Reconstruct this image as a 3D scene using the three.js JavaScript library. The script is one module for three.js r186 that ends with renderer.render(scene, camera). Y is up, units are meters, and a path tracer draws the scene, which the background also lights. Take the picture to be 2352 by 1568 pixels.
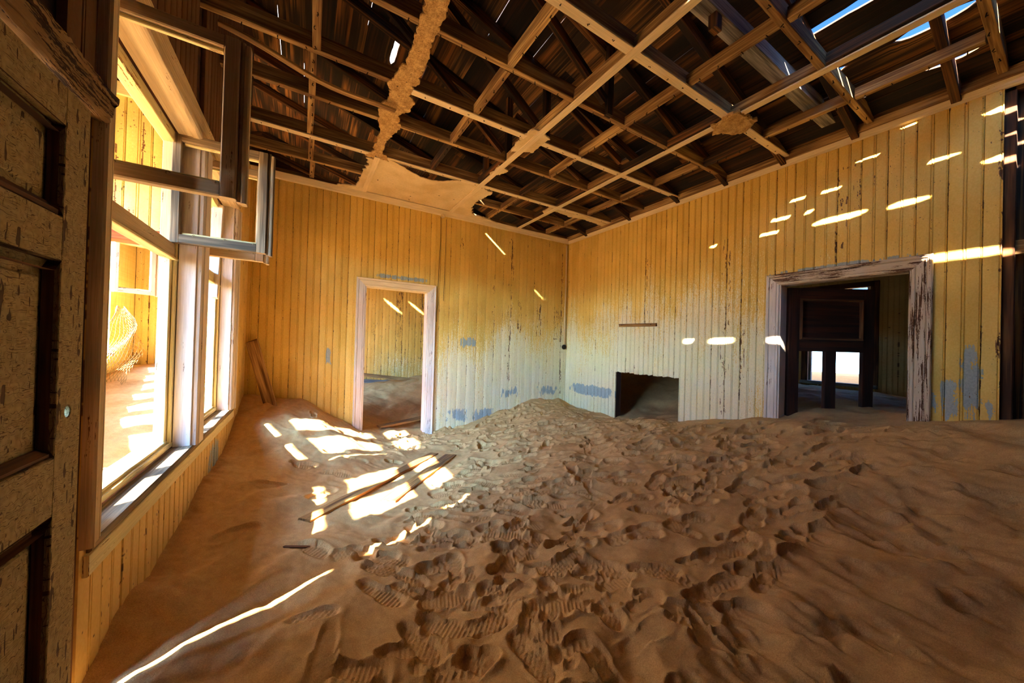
import * as THREE from 'three';
import { mergeGeometries, toCreasedNormals } from 'three/addons/utils/BufferGeometryUtils.js';
import { Sky } from 'three/addons/objects/Sky.js';

// ------------------------------------------------------------------ camera, sky, sun, exposure
const scene = new THREE.Scene();
const camera = new THREE.PerspectiveCamera(89.75, 2352 / 1568, 0.02, 400);
{ // eye at the origin (about 1.2 m above the sand), looking 31 degrees right of the room's depth axis
  const yaw = 0.5435, pitch = 0.0072, roll = 0.0279;
  const fwd = new THREE.Vector3(Math.sin(yaw) * Math.cos(pitch), Math.sin(pitch), -Math.cos(yaw) * Math.cos(pitch));
  const r0 = new THREE.Vector3(Math.cos(yaw), 0, Math.sin(yaw)), u0 = new THREE.Vector3().crossVectors(r0, fwd);
  const r = r0.clone().multiplyScalar(Math.cos(roll)).addScaledVector(u0, Math.sin(roll));
  const u = new THREE.Vector3().crossVectors(r, fwd);
  camera.quaternion.setFromRotationMatrix(new THREE.Matrix4().makeBasis(r, u, fwd.clone().negate()));
}
const renderer = new THREE.WebGLRenderer({ antialias: true });
renderer.toneMapping = THREE.LinearToneMapping;
renderer.toneMappingExposure = 1.75;
renderer.shadowMap.enabled = true;
const SUN = new THREE.Vector3(1, -0.77, -0.6);                     // the way the light travels
const sun = new THREE.DirectionalLight(new THREE.Color(1, 0.89, 0.72), 88);
sun.position.copy(SUN).multiplyScalar(-20);
sun.castShadow = true;
Object.assign(sun.shadow.camera, { left: -14, right: 14, top: 14, bottom: -14, near: 1, far: 60 });
sun.shadow.mapSize.set(4096, 4096);
scene.add(sun, sun.target);
const sky = new Sky();
sky.name = 'sky';
sky.scale.setScalar(300);
Object.assign(sky.material.uniforms.turbidity, { value: 10 });
sky.material.uniforms.rayleigh.value = 0.6;
sky.material.uniforms.mieCoefficient.value = 0.004;
sky.material.uniforms.mieDirectionalG.value = 0.75;
sky.material.uniforms.sunPosition.value.copy(SUN).negate().normalize();
{
  const pm = new THREE.PMREMGenerator(renderer), s = new THREE.Scene();
  s.add(sky);
  const env = pm.fromScene(s).texture;
  scene.background = env; scene.environment = env;
  scene.backgroundIntensity = 3; scene.environmentIntensity = 3;
}

// ------------------------------------------------------------------ helpers
function rng(seed) { let a = seed >>> 0; return () => { a = (a + 0x6d2b79f5) | 0; let t = Math.imul(a ^ (a >>> 15), 1 | a); t = (t + Math.imul(t ^ (t >>> 7), 61 | t)) ^ t; return ((t ^ (t >>> 14)) >>> 0) / 4294967296; }; }
const R0 = rng(7), rnd = (a, b) => a + (b - a) * R0(), V = (x, y, z) => new THREE.Vector3(x, y, z);
const { clamp, lerp, smoothstep: sst } = THREE.MathUtils, ss = (x, a, b) => sst(x, a, b);
const TAB = new Float32Array(65536); { const q = rng(99); for (let i = 0; i < 65536; i++) TAB[i] = q(); }
function pn(x, y, px = 256, py = 256) { // periodic value noise 0..1
  let xi = Math.floor(x), yi = Math.floor(y); const fx = x - xi, fy = y - yi, u = fx * fx * (3 - 2 * fx), v = fy * fy * (3 - 2 * fy);
  const x0 = ((xi % px) + px) % px, x1 = (x0 + 1) % px, y0 = (((yi % py) + py) % py) << 8, y1 = ((((yi + 1) % py) + py) % py) << 8;
  const a = TAB[y0 + (x0 & 255)], b = TAB[y0 + (x1 & 255)], c = TAB[y1 + (x0 & 255)], d = TAB[y1 + (x1 & 255)];
  return a + (b - a) * u + (c - a) * v + (a - b - c + d) * u * v;
}
const fb = (x, y, o = 4) => { let s = 0, a = 0.5, n = 0; for (let i = 0; i < o; i++) { s += a * pn(x, y); n += a; x = x * 2.03 + 17.3; y = y * 2.03 + 5.1; a *= 0.5; } return s / n; };
const used = {};
const numbered = (n) => { const k = (used[n] = (used[n] ?? -1) + 1); return k ? n + '_' + String(k).padStart(3, '0') : n; };
function add(name, g, m, parent) {
  const o = new THREE.Mesh(g, m); o.name = numbered(name); o.castShadow = o.receiveShadow = true;
  (parent ?? scene).add(o); return o;
}
function group(name, parent) { const o = new THREE.Group(); o.name = numbered(name); (parent ?? scene).add(o); return o; }
function thing(o, label, category, grp) { o.userData.label = label; o.userData.category = category; if (grp) o.userData.group = grp; return o; }
const struct = (o, label) => { o.userData.kind = 'structure'; if (label) o.userData.label = label; return o; };

// ------------------------------------------------------------------ textures and materials
function tex(w, h, fn, srgb = true) {
  const d = new Uint8Array(w * h * 4);
  for (let y = 0, i = 0; y < h; y++) for (let x = 0; x < w; x++, i += 4) { const c = fn(x, y); d[i] = clamp(c[0], 0, 255); d[i + 1] = clamp(c[1], 0, 255); d[i + 2] = clamp(c[2], 0, 255); d[i + 3] = 255; }
  const t = new THREE.DataTexture(d, w, h); t.wrapS = t.wrapT = THREE.RepeatWrapping; t.magFilter = THREE.LinearFilter; t.minFilter = THREE.LinearMipmapLinearFilter; t.generateMipmaps = true;
  if (srgb) t.colorSpace = THREE.SRGBColorSpace; t.needsUpdate = true; return t;
}
const mixc = (a, b, t) => [a[0] + (b[0] - a[0]) * t, a[1] + (b[1] - a[1]) * t, a[2] + (b[2] - a[2]) * t];
// bare timber: grain along u, one tile = 2 m x 0.5 m
function woodTex(dark, light, streak, off, lo = 6, fv = 20) {
  return tex(1024, 512, (x, y) => {
    const u = x / 1024, v = y / 512, wv = pn(u * 4 + off, v * 6, 4, 6) * 1.6;
    let t = 0.5 * pn(u * lo + off, v * fv + wv, lo, 256) + 0.32 * pn(u * lo * 2, v * fv * 4 + off, lo * 2, fv * 4) + 0.18 * pn(u * lo * 4, v * 200, lo * 4, 200);
    const blotch = pn(u * 8 + 3, v * 5 + off, 8, 5);
    t = clamp((t - 0.5) * streak + 0.5 + (blotch - 0.5) * 0.5, 0, 1);
    let c = mixc(dark, light, t);
    const crack = pn(u * 5 + off, v * 64, 5, 64); if (crack > 0.86) c = mixc(c, [30, 20, 12], (crack - 0.86) * 5);
    return c;
  });
}
// worn peeled paint over timber: grain along u, one tile = 1 m x 0.25 m
function peelTex(paint, wood, cover, off) {
  return tex(1024, 512, (x, y) => {
    const u = x / 1024, v = y / 512;
    const g = 0.5 * pn(u * 7 + off, v * 40, 7, 40) + 0.3 * pn(u * 26, v * 120 + off, 26, 120) + 0.2 * pn(u * 120, v * 200, 120, 200), b = pn(u * 5, v * 4 + off, 5, 4);
    const bare = ss(g * 0.75 + b * 0.35, cover, cover + 0.03);
    const gr = pn(u * 12, v * 150 + off, 12, 150) - 0.5, p = paint.map((k) => k + gr * 26 + (b - 0.5) * 14), w = wood.map((k) => k + gr * 70);
    return mixc(p, w, bare);
  });
}
const bumpOf = (t) => { const s = t.clone(); s.colorSpace = THREE.NoColorSpace; return s; };
function timber(t, name, { rx = 0.5, ry = 2, rough = 0.9, bump = 0.002, color = 0xffffff } = {}) {
  const map = t.clone(); map.repeat.set(rx, ry); map.needsUpdate = true;
  const b = bumpOf(t); b.repeat.set(rx, ry); b.needsUpdate = true;
  const m = new THREE.MeshStandardMaterial({ map, bumpMap: b, bumpScale: bump, roughness: rough, color }); m.name = name; return m;
}
const T = {
  tan: woodTex([104, 70, 36], [206, 166, 106], 1.7, 1), roof: woodTex([40, 24, 12], [158, 108, 56], 3.0, 5, 2, 12), grey: woodTex([92, 88, 84], [190, 180, 168], 1.8, 9), brown: woodTex([66, 36, 16], [128, 82, 44], 2, 13),
  white: peelTex([222, 206, 190], [112, 74, 44], 0.80, 3), flake: peelTex([206, 186, 160], [88, 54, 30], 0.60, 8), strip: peelTex([226, 200, 156], [150, 106, 58], 0.92, 11), dusk: peelTex([206, 178, 136], [112, 76, 46], 0.84, 21), cream: peelTex([226, 208, 150], [132, 90, 46], 0.78, 17),
};
const M = {
  joist: timber(T.tan, 'tan joist timber'), roof: timber(T.roof, 'dark roof board'), roof2: timber(T.roof, 'paler roof board', { color: 0xd9c7ae }), roof3: timber(T.roof, 'darker roof board', { color: 0x9a8470 }), roof4: timber(T.roof, 'blackened roof board', { color: 0x6c5a4a }), beam: timber(T.grey, 'grey weathered beam'), brown: timber(T.brown, 'bare brown board'),
  white: timber(T.white, 'worn white paint', { rx: 1, ry: 4 }), flake: timber(T.flake, 'flaking white paint', { rx: 1, ry: 4, bump: 0.004 }), strip: timber(T.strip, 'cream strip paint', { rx: 1, ry: 4 }), cream: timber(T.cream, 'cream yellow frame paint', { rx: 1, ry: 4 }),
  rough: timber(T.flake, 'rough darkened casing paint', { rx: 1, ry: 4, bump: 0.004, color: 0xb49a74 }), lying: timber(T.tan, 'sandy fallen plank', { color: 0xeed9b8 }), rail: timber(T.grey, 'grey weathered rail', { color: 0xead2ae }), dusk: timber(T.dusk, 'greyed sash paint', { rx: 1, ry: 4 }), orange: timber(T.tan, 'orange stained lintel', { color: 0xf0a070 }),
};
const iron = new THREE.MeshStandardMaterial({ color: 0x2a1d14, roughness: 0.7, metalness: 0.6 }); iron.name = 'rusty iron';
const wire = new THREE.MeshStandardMaterial({ color: 0x9a8450, roughness: 0.6, metalness: 0.3 }); wire.name = 'pale wire';
const fibre = (() => {
  const t = tex(512, 512, (x, y) => { const a = pn(x / 8, y / 8, 64, 64), b = pn(x / 64, y / 64, 8, 8), s = pn(x / 3, y / 3, 171, 171) > 0.93 ? -22 : 0; return [222 + a * 10 - b * 20 + s, 196 + a * 10 - b * 24 + s, 150 + a * 10 - b * 30 + s]; });
  const m = new THREE.MeshStandardMaterial({ map: t, roughness: 0.95 }); m.name = 'cream fibreboard'; return m;
})();
const torn = (() => {
  const t = tex(256, 256, (x, y) => { const a = pn(x / 6, y / 6, 43, 43), b = pn(x / 32, y / 32, 8, 8); return [176 + a * 50 - b * 40, 138 + a * 46 - b * 40, 84 + a * 36 - b * 34]; });
  const m = new THREE.MeshStandardMaterial({ map: t, bumpMap: bumpOf(t), bumpScale: 0.004, roughness: 1 }); t.repeat.set(4, 4); m.bumpMap.repeat.set(4, 4); m.name = 'torn fibre'; return m;
})();
// cracked door paint, one tile = 0.5 m
const doorMat = (() => {
  const P = [164, 140, 92], W = [74, 48, 28];
  const f = (x, y) => {
    const u = x / 1024, v = y / 1024, w = pn(u * 30, v * 40, 30, 40) * 0.5;
    const c1 = Math.abs(((v * 90 + w * 3 + pn(u * 8, v * 90, 8, 90) * 2) % 1) - 0.5), c2 = Math.abs(((u * 34 + pn(u * 34, v * 60, 34, 60) * 1.6) % 1) - 0.5);
    const crack = (c1 > 0.43 && pn(u * 40, v * 60, 40, 60) > 0.4) || (c2 > 0.47 && pn(u * 30 + 9, v * 30, 30, 30) > 0.5);
    const chip = 0.6 * pn(u * 40, v * 9, 40, 9) + 0.4 * pn(u * 90, v * 24, 90, 24);
    return { crack, chip: chip > 0.74, n: pn(u * 60, v * 60, 60, 60) };
  };
  const t = tex(1024, 1024, (x, y) => { const q = f(x, y), k = (q.n - 0.5) * 26; return q.chip ? W.map((c) => c + k) : q.crack ? [98 + k, 74 + k, 44 + k] : P.map((c) => c + k); });
  const b = tex(1024, 1024, (x, y) => { const q = f(x, y), h = q.chip ? 60 : q.crack ? 110 : 200 + q.n * 40; return [h, h, h]; }, false);
  t.repeat.set(2, 2); b.repeat.set(2, 2);
  const m = new THREE.MeshStandardMaterial({ map: t, bumpMap: b, bumpScale: 0.0015, roughness: 0.85 }); m.name = 'cracked door paint'; return m;
})();
const darkDoor = timber(T.brown, 'dark red-brown door', { color: 0xa07a62 });
// painted tongue-and-groove wall: whole-wall map, s along the wall and y up, in metres
function wallMat(name, S0, S1, Y0, Y1, { joint, pitch, patchy, blue = [], heavy = [], chip = 0.0, w = 2048, h = 1024, seed = 0, base = [228, 186, 88], pale = [234, 218, 172] }) {
  const plank = new Float32Array(200), d = new Uint8Array(w * h * 4); { const q = rng(seed + 5); for (let i = 0; i < 200; i++) plank[i] = q(); }
  for (let py = 0, o = 0; py < h; py++) for (let px = 0; px < w; px++, o += 4) {
    const s = S0 + (px + 0.5) / w * (S1 - S0), y = Y0 + (py + 0.5) / h * (Y1 - Y0), k = (s - joint) / pitch, id = Math.floor(k), f = k - id, j = Math.min(f, 1 - f) * pitch, bd = Math.abs(f - 0.5) * pitch;
    const A = pn(s * 7 + seed, y * 5), F = pn(s * 190 + seed, y * 120), L = pn(s * 170, y * 9 + seed), G = pn(s * 60 + seed, y * 2.6), C = pn(s * 5 + seed, y * 1.7 + 9), tone = (plank[(id + 100) % 200] - 0.5) * 12 + (A - 0.5) * 16;
    let r = base[0] + tone + (F - 0.5) * 10, g = base[1] + tone + (F - 0.5) * 14, b = base[2] + tone + (F - 0.5) * 18;
    // blend towards the pale tone, more low on the wall, fine streak by fine streak
    const wr = patchy(s, y), ws = 0.3 * L + 0.34 * F + 0.08 * G + 0.28 * C, wt = ss(ws, 0.78 - 0.76 * wr, 1.06 - 0.76 * wr);
    if (wt > 0) { r += (pale[0] + (F - 0.5) * 14 - r) * wt; g += (pale[1] + (F - 0.5) * 14 - g) * wt; b += (pale[2] + (A - 0.5) * 12 - b) * wt; }
    for (const q of blue) {
      if (s < q[0] - 0.2 || s > q[1] + 0.2 || y < q[2] - 0.2 || y > q[3] + 0.2) continue;
      const cx = (q[0] + q[1]) / 2, cy = (q[2] + q[3]) / 2, ex = Math.abs(s - cx) / ((q[1] - q[0]) / 2), ey = Math.abs(y - cy) / ((q[3] - q[2]) / 2), m = 1.25 - Math.pow(ex ** 3 + ey ** 3, 1 / 3) * 0.62;
      const n = 0.4 * pn(s * 17 + 40, y * 9 + 3) + 0.26 * pn(s * 44, y * 15) + 0.2 * L + 0.14 * F;
      if (m * q[4] * (0.35 + n) * (j < 0.005 || bd < 0.007 ? 0.86 : 1) > 0.72) { r = 160 + (F - 0.5) * 22; g = 166 + (F - 0.5) * 20; b = 158 + (F - 0.5) * 18; }
    }
    // bare wood: chips along the joints and on badly flaked boards
    let hv = 0; for (const q of heavy) if (s > q[0] && s < q[1] && y > q[2] && y < q[3]) hv = Math.max(hv, q[4]);
    const e = (j < 0.03 ? Math.exp(-j / 0.004) * (0.16 + 0.3 * pn(id * 7.3 + seed, y * 2.2)) : 0) + (bd < 0.02 ? Math.exp(-bd / 0.004) * 0.12 : 0), ch = 0.5 * pn(s * 70 + seed, y * 10) + 0.32 * pn(s * 170, y * 40 + seed) + 0.18 * F;
    if (ch + e + hv > 0.9 - chip) { r = 84 + F * 40; g = 52 + F * 30; b = 26 + F * 18; }
    if (pn(s * 230 + 31, y * 230 + seed) > 0.97 && pn(s * 9, y * 9 + 50) > 0.5) { r = 74; g = 50; b = 26; }
    d[o] = clamp(r, 0, 255); d[o + 1] = clamp(g, 0, 255); d[o + 2] = clamp(b, 0, 255); d[o + 3] = 255;
  }
  const t = new THREE.DataTexture(d, w, h); t.magFilter = THREE.LinearFilter; t.colorSpace = THREE.SRGBColorSpace; t.needsUpdate = true;
  t.wrapS = t.wrapT = THREE.ClampToEdgeWrapping;
  const m = new THREE.MeshStandardMaterial({ map: t, roughness: 0.72 }); m.name = name; m.userData = { S0, S1, Y0, Y1 }; return m;
}

// ------------------------------------------------------------------ shape builders
// a board from A to B, h along `up`, w across; chamfered, uv in metres with the grain along u
function barGeo(L, h, w, { seg = 1, ch = 0.003, wob = 0, off = null, ends = 0 } = {}) {
  const c = Math.min(ch, h / 3, w / 3), H = h / 2, W = w / 2;
  const P = [[-H, -W + c], [-H + c, -W], [H - c, -W], [H, -W + c], [H, W - c], [H - c, W], [-H + c, W], [-H, W - c]];
  const pos = [], uv = [], idx = [], u0 = rnd(0, 8), v0 = rnd(0, 4), per = []; let t = 0;
  for (let k = 0; k <= 8; k++) { per.push(t); const a = P[k % 8], b = P[(k + 1) % 8]; t += Math.hypot(a[0] - b[0], a[1] - b[1]); }
  const ph = rnd(0, 50);
  for (let i = 0; i <= seg; i++) for (let k = 0; k <= 8; k++) {
    const x = L * i / seg, p = P[k % 8], o = off ? off(i / seg) : [0, 0], e = wob ? (pn(ph + x * 5, k * 3.3) - 0.5) * wob * 2 : 0, ex = (i === 0 || i === seg) && ends ? (pn(ph + k * 2.7, i) - 0.5) * ends * 2 : 0;
    pos.push(x + ex, p[0] + o[0] + (p[0] > 0 ? e : e * 0.3), p[1] + o[1] + e * 0.5); uv.push(u0 + x, v0 + per[k]);
  }
  for (let i = 0; i < seg; i++) for (let k = 0; k < 8; k++) { const a = i * 9 + k, b = a + 9; idx.push(a, a + 1, b, a + 1, b + 1, b); }
  for (const i of [0, seg]) { const b = pos.length / 3; for (let k = 0; k < 8; k++) { pos.push(...pos.slice((i * 9 + k) * 3, (i * 9 + k) * 3 + 3)); uv.push(u0 + P[k][0], v0 + P[k][1]); } for (let k = 1; k < 7; k++) i ? idx.push(b, b + k, b + k + 1) : idx.push(b, b + k + 1, b + k); }
  const g = new THREE.BufferGeometry(); g.setAttribute('position', new THREE.Float32BufferAttribute(pos, 3)); g.setAttribute('uv', new THREE.Float32BufferAttribute(uv, 2)); g.setIndex(idx);
  return toCreasedNormals(g, 0.6);
}
const quatFor = (d, up) => { const x = d.clone().normalize(), z = new THREE.Vector3().crossVectors(x, up).normalize(), y = new THREE.Vector3().crossVectors(z, x); return new THREE.Quaternion().setFromRotationMatrix(new THREE.Matrix4().makeBasis(x, y, z)); };
function bar(name, A, B, h, w, m, parent, o = {}) {
  const a = V(...A), d = V(...B).sub(a), up = V(...(o.up ?? (Math.abs(d.y) > 0.9 * d.length() ? [0, 0, 1] : [0, 1, 0])));
  const mesh = add(name, barGeo(d.length(), h, w, o), m, parent);
  mesh.position.copy(a); mesh.quaternion.copy(quatFor(d, up)); return mesh;
}
// extruded moulding with mitred ends: profile [[across, proud], ...], along X, across = Y, proud = Z
function moulding(name, A, B, across, prof, m, parent, { k0 = 0, k1 = 0, seg = 1, wob = 0 } = {}) {
  const a = V(...A), d = V(...B).sub(a), L = d.length(), x = d.clone().normalize(), y = V(...across).normalize(), z = new THREE.Vector3().crossVectors(x, y);
  const W = prof[prof.length - 1][0], P = [[0, -0.02], ...prof, [W, -0.02]], pos = [], uv = [], idx = [], n = P.length, u0 = rnd(0, 5), v0 = rnd(0, 3), ph = rnd(0, 40);
  const flip = 1;
  for (let i = 0; i <= seg; i++) { let t = 0; for (let k = 0; k < n; k++) { if (k) t += Math.hypot(P[k][0] - P[k - 1][0], P[k][1] - P[k - 1][1]); const X0 = -k0 * P[k][0], X1 = L + k1 * P[k][0], X = lerp(X0, X1, i / seg), e = wob && k > 0 && k < n - 1 ? (pn(ph + i * 0.7, k * 2.1) - 0.5) * wob * 2 : 0; pos.push(X, P[k][0], P[k][1] + e); uv.push(u0 + X, v0 + t); } }
  for (let i = 0; i < seg; i++) for (let k = 0; k < n - 1; k++) { const p = i * n + k, q = p + n; flip > 0 ? idx.push(p, q, p + 1, p + 1, q, q + 1) : 0; }
  const g = new THREE.BufferGeometry(); g.setAttribute('position', new THREE.Float32BufferAttribute(pos, 3)); g.setAttribute('uv', new THREE.Float32BufferAttribute(uv, 2));
  for (const i of [0, seg]) for (let k = 1; k < n - 1; k++) idx.push(i * n, i * n + k, i * n + k + 1);
  g.setIndex(idx);
  const mesh = add(name, toCreasedNormals(g, 0.5), m, parent);
  mesh.position.copy(a); mesh.quaternion.setFromRotationMatrix(new THREE.Matrix4().makeBasis(x, y, z)); return mesh;
}
const CASING = [[0, 0.008], [0.006, 0.016], [0.02, 0.018], [0.024, 0.012], [0.03, 0.02], [0.078, 0.024], [0.084, 0.018], [0.09, 0.03], [0.108, 0.034], [0.114, 0.026], [0.115, 0.0]];
// one tongue-and-groove board from s = a to b; profile phase from its own joints at j0..j0+pitch; y limits are functions of s
function plankGeo(a, b, j0, pitch, yLo, yHi, U, proud, rows = 1) {
  const pts = [[0, -0.012], [0.003, -0.001], [0.006, 0], [pitch / 2 - 0.011, 0], [pitch / 2 - 0.007, -0.006], [pitch / 2 - 0.003, 0.0005], [pitch / 2 + 0.003, 0.0005], [pitch / 2 + 0.007, -0.006], [pitch / 2 + 0.011, 0], [pitch - 0.012, 0], [pitch - 0.008, -0.005], [pitch - 0.004, 0], [pitch - 0.002, -0.003], [pitch, -0.012]];
  let P = pts.map(([s, z]) => [j0 + s, z]).filter(([s]) => s > a + 1e-4 && s < b - 1e-4);
  const at = (s) => { const q = s - j0; for (let i = 1; i < pts.length; i++) if (q <= pts[i][0] + 1e-6) { const t = (q - pts[i - 1][0]) / (pts[i][0] - pts[i - 1][0]); return lerp(pts[i - 1][1], pts[i][1], clamp(t, 0, 1)); } return -0.012; };
  P = [[a, -0.02], [a, at(a)], ...P, [b, at(b)], [b, -0.02]];
  const n = P.length, pos = [], uv = [], idx = [];
  for (let r = 0; r <= rows; r++) P.forEach(([s, z]) => { const y = lerp(yLo(s), yHi(s), r / rows); pos.push(s, y, z + proud); uv.push((s - U.S0) / (U.S1 - U.S0), (y - U.Y0) / (U.Y1 - U.Y0)); });
  for (let r = 0; r < rows; r++) for (let k = 0; k < n - 1; k++) { const p = r * n + k, q = p + n; idx.push(p, p + 1, q, p + 1, q + 1, q); }
  const g = new THREE.BufferGeometry(); g.setAttribute('position', new THREE.Float32BufferAttribute(pos, 3)); g.setAttribute('uv', new THREE.Float32BufferAttribute(uv, 2)); g.setIndex(idx);
  return toCreasedNormals(g, 0.4);
}
// boards along a wall; openings [s0, s1, y0, y1, ragged]
function boards(parent, m, { s0, s1, joint, pitch, lo, hi, openings = [], seed = 1, gone = () => false }) {
  const q = rng(seed), U = m.userData;
  for (let k = Math.floor((s0 - joint) / pitch); joint + k * pitch < s1 - 0.005; k++) {
    const j = joint + k * pitch, a = Math.max(s0, j), b = Math.min(s1, j + pitch); if (b - a < 0.008 || gone(k)) { q(); continue; }
    const cuts = [a, b]; for (const o of openings) for (const e of [o[0], o[1]]) if (e > a + 0.006 && e < b - 0.006) cuts.push(e);
    cuts.sort((x, y) => x - y); const proud = (q() - 0.5) * 0.004;
    for (let i = 0; i + 1 < cuts.length; i++) {
      const c0 = cuts[i], c1 = cuts[i + 1], mid = (c0 + c1) / 2, o = openings.find((p) => mid > p[0] && mid < p[1]);
      if (!o) { add('plank', plankGeo(c0, c1, j, pitch, (s) => lo(s), (s) => hi(s), U, proud), m, parent); continue; }
      if (o[3] < hi(mid)) add('plank', plankGeo(c0, c1, j, pitch, (s) => o[3] + (o[4] ? (pn(s * 130, k) - 0.6) * o[4] : 0), hi, U, proud), m, parent);
      if (o[2] > lo(mid)) add('plank', plankGeo(c0, c1, j, pitch, lo, () => o[2], U, proud), m, parent);
    }
  }
}
// wall body behind the boards, with holes, in the wall's own axes
function core(parent, m, s0, s1, y0, y1, holes, z0 = -0.13, z1 = -0.021) {
  const sh = new THREE.Shape([[s0, y0], [s1, y0], [s1, y1], [s0, y1]].map((p) => new THREE.Vector2(...p)));
  for (const [a, b, c, d] of holes) sh.holes.push(new THREE.Path([[a, c], [a, d], [b, d], [b, c]].map((p) => new THREE.Vector2(...p))));
  const g = new THREE.ExtrudeGeometry(sh, { depth: z1 - z0, bevelEnabled: false }); g.translate(0, 0, z0);
  return add('wall_body', g, m, parent);
}

// ------------------------------------------------------------------ the setting: sand, ground, walls
const XR = 4.213, XL = -0.59, ZB = -5, YC = 2.0, FLOOR = -1.6;
const roofY = (x) => (x > -0.7 ? 2.03 + 0.31 * (4.2 - x) : 2.03 + 0.31 * 4.9 + 0.45 * (x + 0.7));
const CTRL = [
  [-0.59, -0.9, -1.16], [-0.59, -1.675, -1.13], [-0.59, -1.9, -1.07], [-0.59, -2.18, -1.085], [-0.59, -2.49, -1.09], [-0.59, -2.9, -1.07], [-0.59, -3.29, -1.03], [-0.59, -3.9, -1.0], [-0.59, -4.39, -0.85], [-0.59, -5, -0.66],
  [-0.25, -5, -0.75], [-0.03, -5, -0.784], [0.21, -5, -0.88], [0.567, -5, -1.15], [1.1, -5, -1.3], [1.7, -5, -1.33], [2.14, -5, -1.3], [2.84, -5, -1.137], [3.54, -5, -0.96], [3.79, -5, -0.97], [4.2, -5, -1.0],
  [4.2, -4.6, -1.13], [4.2, -4.03, -1.08], [4.2, -3.78, -1.1], [4.2, -2.7, -0.92], [4.2, -1.965, -0.787], [4.2, -1.69, -0.717], [4.2, -1.2, -0.64], [4.2, -0.6, -0.5], [4.2, -0.29, -0.44], [4.2, 0.6, -0.38],
  [0.35, -2.6, -1.25], [0.6, -3.4, -1.28], [1.0, -4.4, -1.33], [2.0, -2.6, -1.17], [2.3, -3.8, -1.2], [2.5, -1.3, -1.02], [3.4, -1.2, -0.78], [3.3, -2.8, -0.97], [3.3, -4.1, -1.05], [1.0, -1.2, -1.23], [0.0, -1.0, -1.23], [2.0, -0.5, -1.08], [0.1, -1.9, -1.2], [0.0, -3.4, -1.17], [0, 0.4, -1.2], [3, 0.2, -0.75], [-0.2, -4.3, -0.86],
  [-1.2, -3, -1.0], [-1.2, -1.5, -1.05], [-1.9, -6.9, -0.45], [-1, -7, -0.4], [-1.1, -4.2, -0.88], [-2, -4.6, -0.72], [-1.4, -5.6, -0.62], [-1, 0, -1.05], [-2.1, -2, -0.95], [-2.1, 0, -1],
  [1.1, -8, -0.94], [2.4, -8, -0.86], [-0.3, -8, -0.95], [1, -6, -1.2], [2, -6.2, -1.16], [3.3, -7, -0.9],
  [4.6, -1.2, -0.6], [5.4, -1.5, -0.56], [7, -2, -0.76], [9, -2.3, -0.74], [9.4, -3.4, -0.72], [6.4, -4.4, -0.52], [5.1, -3.6, -0.98], [6.3, -6, -0.6], [8, -5, -0.6], [7, 0, -0.8], [5.2, -0.5, -0.56],
];
const tps = (() => { // thin-plate spline through the measured sand levels
  const n = CTRL.length, N = n + 3, A = Array.from({ length: N }, () => new Float64Array(N + 1)), K = (d2) => (d2 < 1e-9 ? 0 : 0.5 * d2 * Math.log(d2));
  for (let i = 0; i < n; i++) { for (let j = 0; j < n; j++) A[i][j] = K((CTRL[i][0] - CTRL[j][0]) ** 2 + (CTRL[i][1] - CTRL[j][1]) ** 2) + (i === j ? 0.004 : 0); A[i][n] = A[n][i] = 1; A[i][n + 1] = A[n + 1][i] = CTRL[i][0]; A[i][n + 2] = A[n + 2][i] = CTRL[i][1]; A[i][N] = CTRL[i][2]; }
  for (let c = 0; c < N; c++) { let p = c; for (let r = c + 1; r < N; r++) if (Math.abs(A[r][c]) > Math.abs(A[p][c])) p = r; const t = A[c]; A[c] = A[p]; A[p] = t; for (let r = c + 1; r < N; r++) { const f = A[r][c] / A[c][c]; if (f) for (let k = c; k <= N; k++) A[r][k] -= f * A[c][k]; } }
  const w = new Float64Array(N); for (let r = N - 1; r >= 0; r--) { let s = A[r][N]; for (let k = r + 1; k < N; k++) s -= A[r][k] * w[k]; w[r] = s / A[r][r]; }
  const exact = (x, z) => { let s = w[n] + w[n + 1] * x + w[n + 2] * z; for (let i = 0; i < n; i++) { const a = x - CTRL[i][0], b = z - CTRL[i][1], d = a * a + b * b; if (d > 1e-9) s += w[i] * 0.5 * d * Math.log(d); } return s; };
  const D = 0.08, X0 = -2.6, Z0 = -8.8, nx = 160, nz = 128, g = new Float32Array(nx * nz); for (let j = 0; j < nz; j++) for (let i = 0; i < nx; i++) g[j * nx + i] = exact(X0 + i * D, Z0 + j * D);
  return (x, z) => { const a = clamp((x - X0) / D, 0, nx - 1.001), b = clamp((z - Z0) / D, 0, nz - 1.001), i = Math.floor(a), j = Math.floor(b), u = a - i, v = b - j, o = j * nx + i; return lerp(lerp(g[o], g[o + 1], u), lerp(g[o + nx], g[o + nx + 1], u), v); };
})();
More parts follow.
